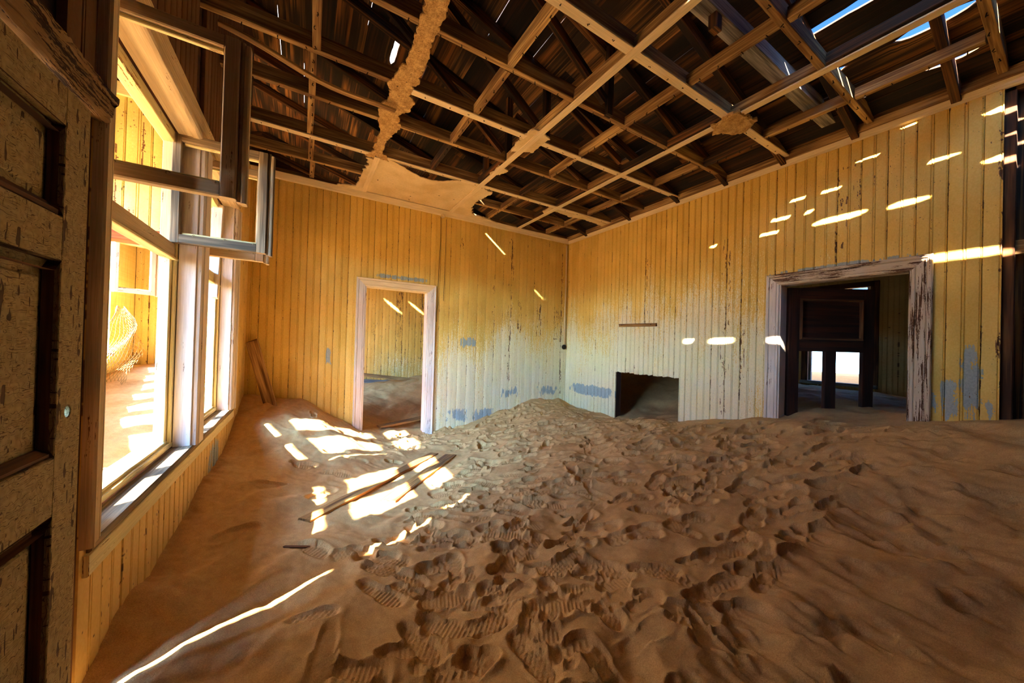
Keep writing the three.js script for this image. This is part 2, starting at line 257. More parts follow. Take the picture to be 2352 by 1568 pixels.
// wind and trampling in the sand, without the single prints
const calm = (x, z) => clamp(1 - ss(x, lerp(-0.1, 0.75, ss(-z, 1.9, 2.7)), lerp(0.6, 1.3, ss(-z, 1.9, 2.7))) * (1 - ss(x + z * 0.15, 3.2, 4.6) * 0.35), 0, 1);
const BEDS = [[0.03, -2.62, tps(0.03, -2.62), 1.36, -3.98, tps(1.36, -3.98), 0.1], [0.6, -2.84, tps(0.6, -2.84) - 0.005, 1.5, -3.8, tps(1.5, -3.8), 0.1]]; // the fallen planks lie bedded in the sand
function sandBase(x, z) {
  const q = calm(x, z), a = x * 0.82 + z * 0.57, b = -x * 0.57 + z * 0.82, wx = (pn(x * 2.1, z * 2.1) - 0.5) * 0.8;
  let h = tps(x, z) + (fb(x * 2.2 + 9, z * 2.2, 2) - 0.5) * 0.06;
  const r1 = Math.abs(pn(a * 3.1 + wx, b * 2.2 + wx) - 0.5) * 2, soft = fb(a * 4.6 + 31, b * 3.6 + wx, 2);
  h += (1 - q * 0.75) * ((0.5 - r1) * 0.016 + (soft - 0.5) * 0.08) + q * ((pn(b * 2.4 + wx, a * 11 + b * 1.2 + wx * 4) - 0.5) * 0.022 + (pn(a * 3 + b * 0.4, b * 26 + wx * 3) - 0.5) * 0.009 + (fb(x * 6.5 + 3, z * 6.5, 2) - 0.5) * 0.03 + (0.5 - Math.abs(pn(a * 3.4 + wx, b * 2.2 + wx * 2) - 0.5) * 2) * 0.022) + (fb(x * 24, z * 24, 2) - 0.5) * 0.006;
  for (const [x0, z0, y0, x1, z1, y1, r] of BEDS) { const dx = x1 - x0, dz = z1 - z0, t = clamp(((x - x0) * dx + (z - z0) * dz) / (dx * dx + dz * dz), 0, 1), d = Math.hypot(x - x0 - dx * t, z - z0 - dz * t); if (d < r * 3) h = lerp(h, lerp(y0, y1, t) + (pn(x * 16, z * 16) - 0.5) * 0.012, 1 - ss(d, r * 0.6, r * 3)); }
  return h;
}
const prints = []; // footprints and dents: [x, z, turn, length, width, depth, tread]
{
  const q = rng(31);
  for (let i = 0; i < 1150; i++) {
    const x = lerp(-0.45, 4.1, q()), z = lerp(-4.95, -0.1, q()), c = calm(x, z), keep = q(), near = z > -2.6;
    const p = [x, z, q() < 0.7 ? 0.5 + (q() - 0.5) * 1.1 : q() * 6.3, 0.13 + q() * 0.11, 0.065 + q() * 0.05, 0.011 + q() * 0.026, near ? Math.floor(q() * 5) : q() < 0.3 ? 1 : 0];
    if (keep < c * 0.92 || BEDS.some(([x0, z0, , x1, z1]) => { const t = clamp(((x - x0) * (x1 - x0) + (z - z0) * (z1 - z0)) / ((x1 - x0) ** 2 + (z1 - z0) ** 2), 0, 1); return Math.hypot(x - lerp(x0, x1, t), z - lerp(z0, z1, t)) < 0.22; })) continue;
    prints.push(p);
  }
  for (const [x, z, t, k] of [[0.62, -1.62, 0.3, 1], [0.45, -1.42, 1.2, 2], [0.9, -1.45, 0.2, 3], [1.2, -1.5, 0.7, 2], [1.05, -1.25, 0.6, 1], [0.35, -1.75, 0.9, 1], [1.42, -1.35, 1.0, 4], [1.6, -1.15, 0.8, 2], [0.2, -1.25, 2.4, 3], [0.7, -2.3, 2.3, 1], [1.3, -2.2, 0.5, 2], [1.0, -2.6, 0.4, 1], [1.7, -2.7, 0.8, 2], [2.0, -1.0, 0.5, 2], [2.35, -0.75, 0.9, 1], [1.75, -0.9, 0.3, 4], [2.7, -1.1, 0.6, 0], [3.0, -0.8, 0.9, 0], [2.5, -1.6, 0.4, 2], [3.2, -1.5, 0.7, 0], [3.5, -1.0, 0.3, 0], [2.1, -1.5, 1.1, 1], [-0.3, -2.5, 2.6, 0], [-0.2, -3.2, 2.9, 0], [0.15, -3.05, 2.4, 0], [-0.3, -3.8, 2.7, 0], [0.1, -1.5, 1.8, 1], [0.8, -1.1, 1.4, 2]]) prints.push([x, z, t, 0.25, 0.092, 0.02, k]);
}
function axis(list) { const out = []; for (const [a, b, d] of list) { const n = Math.max(1, Math.round((b - a) / d)); for (let i = 0; i < n; i++) out.push(a + (b - a) * i / n); } out.push(list[list.length - 1][1]); return out; }
const sandTex = (() => {
  const t = tex(512, 512, (x, y) => { const a = TAB[(x * 131 + y * 977) & 65535], b = pn(x / 4, y / 4, 128, 128), c = pn(x / 40, y / 40, 13, 13), s = a > 0.992 ? 46 : a < 0.03 ? -40 : 0; return [206 + (a - 0.5) * 34 + (b - 0.5) * 22 + (c - 0.5) * 14 + s, 162 + (a - 0.5) * 32 + (b - 0.5) * 22 + (c - 0.5) * 14 + s, 102 + (a - 0.5) * 28 + (b - 0.5) * 18 + (c - 0.5) * 12 + s]; });
  return t;
})();
const sandM = (() => {
  const map = sandTex.clone(); map.repeat.set(3, 3); map.needsUpdate = true;
  const b = bumpOf(sandTex); b.repeat.set(3, 3); b.needsUpdate = true;
  const m = new THREE.MeshStandardMaterial({ map, bumpMap: b, bumpScale: 0.006, roughness: 1 }); m.name = 'desert sand'; return m;
})();
function field(name, xs, zs, fn, m, parent, stamps) {
  const nx = xs.length, nz = zs.length, H = new Float32Array(nx * nz);
  for (let j = 0, i = 0; j < nz; j++) for (let k = 0; k < nx; k++, i++) H[i] = fn(xs[k], zs[j]);
  const find = (a, v) => { let lo = 0, hi = a.length - 1; while (hi - lo > 1) { const mid = (lo + hi) >> 1; a[mid] > v ? (hi = mid) : (lo = mid); } return lo; };
  for (const [px, pz, t, len, wid, dep, tread] of stamps ?? []) {
    const R = len, ct = Math.cos(t), st = Math.sin(t), base = sandBase(px, pz), gx = (sandBase(px + 0.1, pz) - sandBase(px - 0.1, pz)) / 0.2, gz = (sandBase(px, pz + 0.1) - sandBase(px, pz - 0.1)) / 0.2;
    for (let j = find(zs, pz - R); j <= Math.min(nz - 1, find(zs, pz + R) + 1); j++) for (let k = find(xs, px - R); k <= Math.min(nx - 1, find(xs, px + R) + 1); k++) {
      const dx = xs[k] - px, dz = zs[j] - pz, a = (dx * ct + dz * st) / (len / 2), bw = wid / 2 * (a > 0 ? 1 : 0.82) * (1 - 0.12 * Math.exp(-((a + 0.1) ** 2) * 9)), b = (-dx * st + dz * ct) / bw;
      const r = Math.pow(Math.abs(a) ** 2.6 + Math.abs(b) ** 2.6, 1 / 2.6), i = j * nx + k; if (r > 1.9) continue;
      const edge = 0.10 + 0.05 * pn(px * 9 + a * 3, pz * 9 + b * 3), ins = 1 - ss(r, 1 - edge, 1 + edge * 1.6);
      let floor = base + gx * dx + gz * dz - dep * (0.75 + 0.35 * (a > 0.35 ? (a - 0.35) : 0) + (a < -0.4 ? 0.3 : 0));
      if (tread) {
        const X = a * len / 2, B = b * bw; let h = 0;
        if (tread === 1) h = Math.max(0, Math.sin(X * 330)) * 0.004;
        else if (tread === 2) h = (Math.sin(X * 260 + B * 170) > 0.1 && Math.sin(X * 260 - B * 170) > -0.2 ? 0.0045 : 0);
        else if (tread === 3) { const q = Math.hypot(X * (X > 0 ? 1 : 1.3), B), s = Math.atan2(B, X); h = q < 0.03 ? (Math.sin(q * 700) > 0 ? 0.004 : 0) : Math.sin(s * 9) > 0.1 ? 0.004 : 0; }
        else h = Math.max(0, Math.sin(X * 210 + Math.sin(B * 120) * 1.4)) * 0.005;
        floor += h;
      }
      H[i] = lerp(H[i], floor, ins * 0.92) + 0.26 * dep * Math.exp(-((r - 1.25) ** 2) / 0.05) * (0.5 + 0.8 * pn(px * 5 + a * 1.6, pz * 5 + b * 1.6));
    }
  }
  const pos = new Float32Array(nx * nz * 3), uv = new Float32Array(nx * nz * 2), idx = new Uint32Array((nx - 1) * (nz - 1) * 6);
  for (let j = 0, i = 0; j < nz; j++) for (let k = 0; k < nx; k++, i++) { pos[i * 3] = xs[k]; pos[i * 3 + 1] = H[i]; pos[i * 3 + 2] = zs[j]; uv[i * 2] = xs[k]; uv[i * 2 + 1] = zs[j]; }
  for (let j = 0, o = 0; j < nz - 1; j++) for (let k = 0; k < nx - 1; k++) { const a = j * nx + k, b = a + nx; idx[o++] = a; idx[o++] = b; idx[o++] = a + 1; idx[o++] = a + 1; idx[o++] = b; idx[o++] = b + 1; }
  const g = new THREE.BufferGeometry(); g.setAttribute('position', new THREE.BufferAttribute(pos, 3)); g.setAttribute('uv', new THREE.BufferAttribute(uv, 2)); g.setIndex(new THREE.BufferAttribute(idx, 1)); g.computeVertexNormals();
  const o = add(name, g, m, parent); o.userData.at = (x, z) => { const k = clamp(find(xs, x), 0, nx - 2), j = clamp(find(zs, z), 0, nz - 2), u = (x - xs[k]) / (xs[k + 1] - xs[k]), v = (z - zs[j]) / (zs[j + 1] - zs[j]); return lerp(lerp(H[j * nx + k], H[j * nx + k + 1], u), lerp(H[(j + 1) * nx + k], H[(j + 1) * nx + k + 1], u), v); };
  return o;
}
const stuffOf = (o, label) => { o.userData.kind = 'stuff'; o.userData.label = label; return o; };
const sandRoom = field('sand_drift', axis([[-0.74, 1.7, 0.0065], [1.7, 4.36, 0.0105]]), axis([[-5.14, -3.4, 0.013], [-3.4, -2.2, 0.009], [-2.2, -0.75, 0.0062], [-0.75, 2.2, 0.05]]), sandBase, sandM, null, prints);
stuffOf(sandRoom, 'trodden desert sand drifted across the yellow room, full of footprints');
const sandAt = sandRoom.userData.at; delete sandRoom.userData.at;
for (const [xs, zs, label, amp] of [
  [axis([[-2.2, -0.73, 0.02]]), axis([[-7.3, 1.2, 0.02], [1.2, 2.2, 0.1]]), 'sand blown into the veranda outside the windows', 1],
  [axis([[-0.74, 4.36, 0.02]]), axis([[-8.4, -5.13, 0.018]]), 'sand heaped in the back room behind the white doorway', 1],
  [axis([[4.35, 9.9, 0.035]]), axis([[-7, 2.2, 0.035]]), 'sand in the dark room beyond the right wall', 1],
]) { const o = field('sand_drift', xs, zs, sandBase, sandM); delete o.userData.at; stuffOf(o, label); }
{ // the desert outside, dunes rising and falling away
  const dune = (x, z) => {
    const d = x < 0 ? -2.1 - x : x - 9.9, out = Math.max(0, d);
    return -0.95 + 0.16 * Math.exp(-((x - 13.5) ** 2) / 6) * (0.7 + 0.6 * pn(x * 0.3, z * 0.3)) + (fb(x * 0.9, z * 0.9, 3) - 0.5) * 0.14 + ss(out, 4, 26) * (fb(x * 0.06 + 3, z * 0.06, 3) - 0.62) * 4 - ss(out, 5, 20) * 0.7 + (x > 9 ? 0.17 : 0);
  };
  const a = field('ground', axis([[9.9, 20, 0.2], [20, 60, 1]]), axis([[-40, -12, 1], [-12, 8, 0.2], [8, 30, 1]]), dune, sandM), b = field('ground', axis([[-60, -14, 1], [-14, -2.19, 0.2]]), axis([[-40, -12, 1], [-12, 8, 0.25], [8, 40, 1]]), dune, sandM);
  for (const o of [a, b]) delete o.userData.at;
  struct(a, 'sunlit dunes seen through the far window'); struct(b, 'desert sand outside the veranda');
}
struct(add('floor', (() => { const g = new THREE.BoxGeometry(12.6, 0.12, 11.6); g.translate(3.8, FLOOR - 0.2, -2.9); return g; })(), M.brown), 'board floor buried under the sand');

// worn map of each wall: share of the pale tone, greatest low down
const rightMat = wallMat('yellow boards of the right wall', -5.0, -0.28, -1.6, 2.0, {
  joint: -0.372, pitch: 0.161, seed: 3,
  patchy: (s, y) => clamp((1 - ss(y + (s + 5) * -0.1, -0.6, 1.5)) * (1 - ss(s, -2.2, -0.6)), 0, 1) * 0.9 + 0.03,
  blue: [[-4.75, -3.85, -0.84, -0.68, 1.5], [-0.56, -0.46, -0.5, -0.16, 1.1], [-0.47, -0.36, -0.5, 0.16, 1.15], [-1.75, -0.6, 0.79, 0.84, 1.05], [-1.72, -1.66, -0.2, 0.0, 1], [-0.66, -0.55, -0.5, -0.2, 0.95], [-0.36, -0.29, -0.5, -0.28, 0.9]],
  heavy: [[-1.19, -1.10, 0.84, 1.72, 0.2], [-1.07, -1.02, 1.3, 1.75, 0.2], [-2.2, -2.1, -0.8, 1.3, 0.2], [-1.99, -1.94, -0.8, 0.6, 0.18], [-3.28, -3.22, 0.3, 1.3, 0.2], [-0.31, -0.28, -0.6, 1.9, 0.2]],
});
const backMat = wallMat('yellow boards of the back wall', -0.7, 4.22, -1.6, 2.0, {
  joint: -0.003, pitch: 0.157, seed: 11,
  patchy: (s, y) => clamp((1 - ss(y - 0.1 * (s - 2), -0.8, 1.1)) * ss(s, -0.2, 1.9), 0, 1) * 0.88 + 0.02,
  blue: [[1.85, 2.25, -1.25, -1.0, 1.1], [2.3, 2.75, -1.28, -1.05, 1.15], [2.0, 2.4, -0.1, 0.1, 1], [2.75, 3.3, -0.95, -0.7, 0.95], [3.5, 4.1, -0.95, -0.7, 0.95], [0.2, 0.32, -0.35, -0.1, 0.95], [0.7, 1.6, 0.86, 0.93, 1.05]],
  heavy: [[2.92, 3.02, -0.9, 1.8, 0.2], [3.12, 3.2, 0.2, 0.75, 0.22], [3.5, 3.62, 0.15, 0.72, 0.24], [3.9, 4.1, 0.1, 0.7, 0.22], [4.05, 4.12, -0.9, 1.7, 0.2], [2.62, 2.66, -0.2, 1.4, 0.16], [2.05, 2.09, 1.4, 1.7, 0.2]],
});
const leftMat = wallMat('yellow boards of the window wall', 0.5, 5.1, -1.6, 1.4, { joint: 1.62, pitch: 0.16, seed: 23, w: 1024, h: 512, patchy: () => 0.05, blue: [[3.35, 3.75, -1.1, -0.8, 1.1]], chip: 0.06, base: [226, 184, 98] });
const bareMat = wallMat('bare brown boards', -2.2, 5.2, 0.6, 3.8, { joint: 1.62, pitch: 0.16, seed: 29, w: 1024, h: 512, patchy: () => 0, chip: 0.12, base: [112, 74, 40], pale: [140, 100, 60] });
const farMat = wallMat('yellow boards of the back room', -0.7, 4.2, -1.6, 3.2, { joint: 0.0, pitch: 0.15, seed: 41, w: 1024, h: 1024, patchy: (s, y) => 0.35 * (1 - ss(y, -0.6, 0.4)), chip: 0.07, base: [226, 176, 82], heavy: [[2.35, 2.5, -0.5, 1.3, 0.16], [1.8, 1.95, -0.3, 1.4, 0.14]] });
const verMat = wallMat('pale yellow boards of the veranda', -9, 2, -1.6, 3.2, { joint: 0, pitch: 0.15, seed: 47, w: 2048, h: 1024, patchy: () => 0.12, chip: 0.1, base: [232, 204, 118], heavy: [[-1.55, -1.4, -0.6, 0.8, 0.15], [-1.75, -1.68, 0.8, 2.1, 0.2]] });
const darkMat = wallMat('yellow boards of the right room', -8, 3, -1.6, 2.2, { joint: 0, pitch: 0.15, seed: 53, w: 512, h: 256, patchy: () => 0, chip: -0.05, base: [214, 178, 104] });
const coreM = timber(T.brown, 'wall timber inside', { color: 0xb89a78 });

{ // right wall: boards stop at the broken end z = -0.29, bare studs and the next room's lining go on
  const w = struct(group('wall_right'), 'pale yellow boarded wall with a low broken hole and a white doorway'); w.position.set(XR, 0, 0); w.rotation.y = -Math.PI / 2;
  const holes = [[-3.785, -2.715, -1.55, -0.388, 0.022], [-1.61, -0.71, -1.55, 0.685]];
  boards(w, rightMat, { s0: -5, s1: -0.29, joint: -0.372, pitch: 0.161, lo: () => -1.5, hi: () => 1.96, openings: holes, seed: 2 });
  core(w, coreM, -5.14, -0.36, -1.6, 2.0, holes.map(([a, b, c, d]) => [a + 0.003, b - 0.003, c, d + 0.004]));
  core(w, M.brown, -0.36, 2.3, -1.6, 2.0, [], -0.15, -0.12);
  for (const z of [-0.31, 0.28, 0.9, 1.5]) bar('stud', [z + 0.045, -1.5, -0.075], [z + 0.045, 1.98, -0.075], 0.09, 0.05, M.brown, w, { up: [0, 0, 1] });
  for (const y of [0.78, -0.5]) bar('nogging', [-0.24, y, -0.085], [2.2, y + 0.02, -0.085], 0.1, 0.06, M.joist, w);
  bar('head_plate', [-0.34, 1.92, -0.075], [2.2, 1.92, -0.075], 0.06, 0.09, M.brown, w);
  for (let k = 0; k < 15; k++) bar('lining_board', [-0.29 + k * 0.17, -1.5, -0.113], [-0.29 + k * 0.17, 1.98, -0.113], 0.165, 0.012, M.roof, w, { up: [1, 0, 0] });
}
{ // back wall with the white doorway
  const w = struct(group('wall_back'), 'orange yellow boarded wall with a white framed doorway'); w.position.set(0, 0, ZB);
  const holes = [[0.69, 1.54, -1.55, 0.72]];
  boards(w, backMat, { s0: XL - 0.02, s1: XR - 0.004, joint: -0.003, pitch: 0.157, lo: () => -1.5, hi: () => 1.96, openings: holes, seed: 4 });
  core(w, coreM, XL - 0.12, XR + 0.1, -1.6, 2.0, holes.map(([a, b, c, d]) => [a + 0.003, b - 0.003, c, d + 0.004]));
}
{ // left wall with the windows and the door; bare brown boards above
  const w = struct(group('wall_left'), 'window wall, yellow boards under the sill and bare brown boards above'); w.position.set(XL, 0, 0); w.rotation.y = Math.PI / 2;
  const holes = [[0.7, 1.6, -1.55, 0.74], [1.72, 2.86, -0.7, 1.2], [3.04, 4.08, -0.7, 1.2]];
  boards(w, leftMat, { s0: 0.5, s1: 5.0, joint: 1.62, pitch: 0.16, lo: () => -1.5, hi: (s) => (s > 4.2 ? 1.96 : 1.3), openings: [[0.5, 1.62, -1.55, 1.4], ...holes.slice(1)], seed: 6 });
  boards(w, bareMat, { s0: -2.1, s1: 4.2, joint: 1.62, pitch: 0.16, lo: (s) => (s < 1.62 ? 0.745 : 1.3), hi: () => 3.4, seed: 8, gone: (k) => k === -2 || k === 7 });
  core(w, coreM, -2.2, 5.13, -1.6, 3.55, holes, -0.11, -0.024);
}
{ // the rest of the shell: behind the camera, back room, veranda, right room
  const q = struct(group('wall_front'), 'end wall behind the camera'); q.position.z = 2.2; core(q, coreM, -2.3, 10, -1.6, 3.6, [], 0, 0.1);
  const b = struct(group('wall_back_room'), 'yellow wall seen through the white doorway'); b.position.z = -8.2;
  boards(b, farMat, { s0: -0.7, s1: 4.2, joint: 0, pitch: 0.15, lo: () => -1.3, hi: () => 3.1, seed: 12 }); core(b, coreM, -2.3, 10, -1.6, 3.7, []);
  const bl = struct(group('wall_back_room'), 'side wall of the back room with an opening added for light'); bl.position.x = -0.6; bl.rotation.y = Math.PI / 2; core(bl, coreM, 5.13, 8.3, -1.6, 2.0, [[5.7, 7.5, -0.6, 1.3]], -0.1, 0);  // unseen opening put in to light the back room; top kept low for sun
  const br = struct(group('wall_back_room'), 'right side wall of the back room'); br.position.x = 4.3; br.rotation.y = Math.PI / 2; core(br, verMat.clone(), 5.13, 8.3, -1.6, 2.0, [], -0.05, 0.05);
  const vo = struct(group('wall_veranda'), 'outer veranda wall with wide glassless openings'); vo.position.x = -2.1; vo.rotation.y = Math.PI / 2;
  const vh = [[0.1, 4.4, -0.28, 1.36], [4.62, 6.3, -0.28, 1.3]];
  core(vo, coreM, -2.3, 8.3, -1.6, 2.95, vh, -0.1, -0.021);
  sash(vo, 6.28, 0.03, -0.9, 0.42, 0.52, 1.2, M.white, M.white);
  { const vm = verMat.clone(); vm.userData = verMat.userData; boards(vo, vm, { s0: 2.5, s1: 7.0, joint: 0, pitch: 0.15, lo: () => -1.2, hi: () => 2.8, openings: vh, seed: 14 }); }
  for (const s of [0.55, 1.0, 1.45, 1.9, 2.35, 2.8, 3.25, 3.7, 4.15, 5.02, 5.44, 5.86]) bar('mullion', [s, -0.28, -0.05], [s, 1.36, -0.05], 0.11, 0.06, M.cream, vo, { up: [1, 0, 0] });  // unseen uprights added, sized and spaced to break up the sun patch
  for (const y of [0.62, 1.06]) bar('added_bar', [0.1, y, -0.05], [4.4, y, -0.05], 0.095, 0.05, M.cream, vo);  // unseen crossbars, likewise added to shape the light on the sand
  bar('sill_board', [0.05, -0.27, -0.04], [6.35, -0.27, -0.04], 0.04, 0.16, M.rail, vo);
  const ve = struct(group('wall_veranda'), 'far end wall of the veranda'); ve.position.z = -7; boards(ve, verMat, { s0: -2.1, s1: -0.7, joint: 0, pitch: 0.15, lo: () => -1.2, hi: () => 2.8, seed: 16 }); core(ve, coreM, -2.2, -0.65, -1.6, 3.0, []);
  const vp = struct(group('wall_veranda'), 'bright wall above the orange lintel in the veranda'); vp.position.z = -4.05;
  boards(vp, verMat, { s0: -2.1, s1: -0.7, joint: -0.02, pitch: 0.16, lo: () => 0.84, hi: () => 2.0, seed: 18 }); core(vp, coreM, -2.1, -0.7, 0.84, 2.9, [], -0.08);
  bar('lintel', [-2.1, 0.82, -0.02], [-0.7, 0.8, -0.02], 0.11, 0.16, M.orange, vp);
  bar('cornice', [-2.1, 1.99, 0.02], [-0.7, 1.97, 0.02], 0.1, 0.03, M.cream, vp);
  const rf = struct(group('wall_right_room'), 'boarded far wall with a window to the dunes'); rf.position.x = 9.8; rf.rotation.y = -Math.PI / 2;
  boards(rf, darkMat, { s0: -7, s1: 2.2, joint: 0, pitch: 0.15, lo: () => -1.4, hi: () => 2.1, openings: [[-3.2, -2.2, -0.64, 1.37]], seed: 20 }); core(rf, coreM, -7.1, 2.3, -1.6, 3.6, [[-3.2, -2.2, -0.64, 1.37]]);  // wall body raised past the ceiling to shade the sand outside
  const re = struct(group('wall_right_room'), 'boarded end wall of the right room'); re.position.z = -7; boards(re, darkMat, { s0: 4.3, s1: 9.8, joint: 0, pitch: 0.15, lo: () => -1.4, hi: () => 2.1, seed: 22 }); core(re, coreM, 4.2, 10, -1.6, 2.2, []);
  struct(add('ceiling', (() => { const g = new THREE.BoxGeometry(5.6, 0.05, 9.5); g.translate(7.1, 2.09, -2.4); return g; })(), M.roof), 'dark board ceiling of the right room');
  const wf = struct(group('window_3'), 'bare window frame in the dark room beyond, open to the dunes'); wf.position.x = 9.8; wf.rotation.y = -Math.PI / 2;
  for (const s of [-3.24, -2.13]) bar('jamb', [s, -0.7, 0.02], [s, 1.45, 0.02], 0.12, 0.05, M.brown, wf, { up: [1, 0, 0] });
  for (const s of [-3.17, -2.23]) bar('frame_stile', [s, -0.64, -0.07], [s, 1.37, -0.07], 0.05, 0.06, M.beam, wf, { up: [1, 0, 0] });
  bar('head', [-3.3, 1.42, 0.02], [-2.07, 1.42, 0.02], 0.11, 0.05, M.brown, wf); bar('sill', [-3.3, -0.66, 0.03], [-2.07, -0.66, 0.03], 0.06, 0.16, M.beam, wf);
}

// ------------------------------------------------------------------ roof: rafters, posts, boards with gaps that let in sun and sky
{
  const roof = struct(group('roof'), 'dark roof boards with slits of daylight above the ceiling grid');
  const ZJ = [-0.3, -0.95, -1.58, -2.165, -2.77, -3.3, -3.94, -4.5];
  for (const z of [1.95, 1.6, 0.6, -0.5, -1.06, -1.6, -2.165, -2.77, -3.56, -4.5, -5.2, -5.9, -6.6, -7.3, -7.9]) {
    bar('rafter', [4.34, roofY(4.34) - 0.05, z], [-0.72, roofY(-0.7) - 0.05, z], 0.1, 0.05, M.roof2, roof, { seg: 5, wob: 0.004 });
    bar('rafter', [-0.68, roofY(-0.7) - 0.05, z], [-2.5, roofY(-2.5) - 0.05, z], 0.1, 0.05, M.roof2, roof);
  }
  for (const [x, z] of [[2.2, -2.13], [1.98, -2.74], [1.86, -3.27], [2.15, -1.2], [1.9, -3.9]]) bar('post', [x, 2.0, z], [x, roofY(x) - 0.06, z], 0.07, 0.05, M.roof2, roof, { up: [1, 0, 0] });
  for (const [x, z] of [[2.2, -2.13], [1.98, -2.74], [1.86, -3.27]]) { bar('strut', [x - 0.1, 2.06, z + 0.05], [x - 1.5, roofY(x - 1.5) - 0.1, z + 0.05], 0.08, 0.04, M.roof2, roof); bar('strut', [x + 0.05, 2.5, z + 0.05], [x + 1.0, 2.08, z + 0.05], 0.07, 0.04, M.roof2, roof); }
  // gaps [x of the seam, z from, z to, width]
  const SUNW = 0.036; // what the board thickness takes from a gap at this low sun
  const GAPS = [
    [3.14, -1.12, -0.3, 0.022], [3.14, -0.1, 0.2, 0.03], [3.9, -0.62, -0.34, 0.02], [3.55, -0.7, -0.33, 0.022], [3.55, -1.1, -0.95, 0.02], [3.66, -0.05, 0.2, 0.07], [1.81, -2.95, -2.2, 0.006], [1.4, -2.95, -2.4, 0.006], [2.69, -2.48, -1.6, 0.005],
    [3.1, 0.02, 0.44, 0.07], [2.52, -0.36, 0.06, 0.075], [2.52, 0.15, 0.42, 0.07], [2.8, -0.95, -0.3, 0.05], [2.52, -0.88, -0.52, 0.045], [2.52, -1.36, -1.08, 0.045], [1.46, 1.0, 1.5, 0.2], [0.02, -0.15, 0.06, 0.08], [0.02, 0.16, 0.5, 0.06], [0.02, 0.78, 1.0, 0.09], [2.9, 0.4, 0.7, 0.06], [3.3, 0.25, 0.6, 0.05],
    [0.74, -4.03, -3.58, 0.016], [0.63, -3.34, -3.12, 0.016], [0.46, -3.8, -3.3, 0.004], [-0.34, -5.2, -4.3, 0.004], [-0.1, -5.8, -4.9, 0.004], [1.06, -4.4, -3.6, 0.003], [1.06, -2.4, -1.9, 0.004], [2.1, -3.6, -3.0, 0.004], [3.3, -3.2, -2.6, 0.004], [2.9, -4.4, -3.9, 0.004],
    [-1.44, -6.42, -6.16, 0.016], [-1.1, -6.3, -6.05, 0.016], [-1.1, -5.9, -5.8, 0.016], [-1.3, -5.95, -5.85, 0.016], [-0.5, -3.6, -2.9, 0.004],
  ];
  const q = rng(61), seams = [];
  for (let x = 4.42; x > -2.6;) { const g = GAPS.filter((p) => p[0] < x - 0.045 && p[0] > x - 0.2).sort((p, r) => r[0] - p[0])[0]; seams.push(x); x = g ? g[0] : x - (0.12 + q() * 0.04); }
  for (const x of seams) { if (x < 4.2 && !GAPS.some((g) => Math.abs(g[0] - x) < 0.01)) for (let n = q() < 0.62 ? 1 + Math.floor(q() * 2) : 0; n > 0; n--) { const z = lerp(-8, 0.5, q()); GAPS.push([x, z, z + 0.2 + q() * 0.9, 0.002 + q() * 0.003]); } }
  const narrow = (x, z) => { let w = 0; for (const [gx, a, b, k] of GAPS) if (Math.abs(gx - x) < 0.004 && z > a && z < b) w = Math.max(w, (k > 0.015 ? k + SUNW : k) * Math.min(1, (z - a) / 0.05, (b - z) / (k > 0.1 ? 0.3 : 0.09)) * (0.85 + 0.3 * pn(z * 14, x * 40))); return w; };
  for (let i = 0; i + 1 < seams.length; i++) {
    const xa = seams[i], xb = seams[i + 1], cuts = [2.3, lerp(-0.8, -3.2, q()), lerp(-4.4, -6, q()), -8.3];
    for (let c = 0; c < 3; c++) {
      const z0 = cuts[c], z1 = cuts[c + 1], n = Math.ceil((z0 - z1) / 0.05), pos = [], uv = [], idx = [], u0 = q() * 9, v0 = q() * 5, th = 0.012;
      for (let k = 0; k <= n; k++) {
        const z = lerp(z0, z1, k / n), wa = narrow(xa, z) / 2, wb = narrow(xb, z) / 2, A = xa - wa + (wa ? 0 : 0.006), B = xb + wb - (wb ? 0 : 0.006), l = (i % 2) * 0.004, e = (pn(z * 1.7 + i * 9, i) - 0.5) * 0.006;
        for (const [x, y] of [[A, 0], [B, 0], [B, th], [A, th]]) pos.push(x, roofY(x) + l + y + e, z);
        const W = xa - xb; uv.push(u0 + z, v0, u0 + z, v0 + W, u0 + z, v0 + W + th, u0 + z, v0 + 2 * W);
      }
      for (let k = 0; k < n; k++) for (let j = 0; j < 4; j++) { const a = k * 4 + j, b = k * 4 + (j + 1) % 4; idx.push(a, b, a + 4, b, b + 4, a + 4); }
      idx.push(0, 2, 1, 0, 3, 2); const m = n * 4; idx.push(m, m + 1, m + 2, m, m + 2, m + 3);
      const g = new THREE.BufferGeometry(); g.setAttribute('position', new THREE.Float32BufferAttribute(pos, 3)); g.setAttribute('uv', new THREE.Float32BufferAttribute(uv, 2)); g.setIndex(idx);
      add('roof_board', toCreasedNormals(g, 0.5), [M.roof, M.roof2, M.roof3, M.roof4, M.roof][Math.floor(q() * 5)], roof);
    }
  }
}
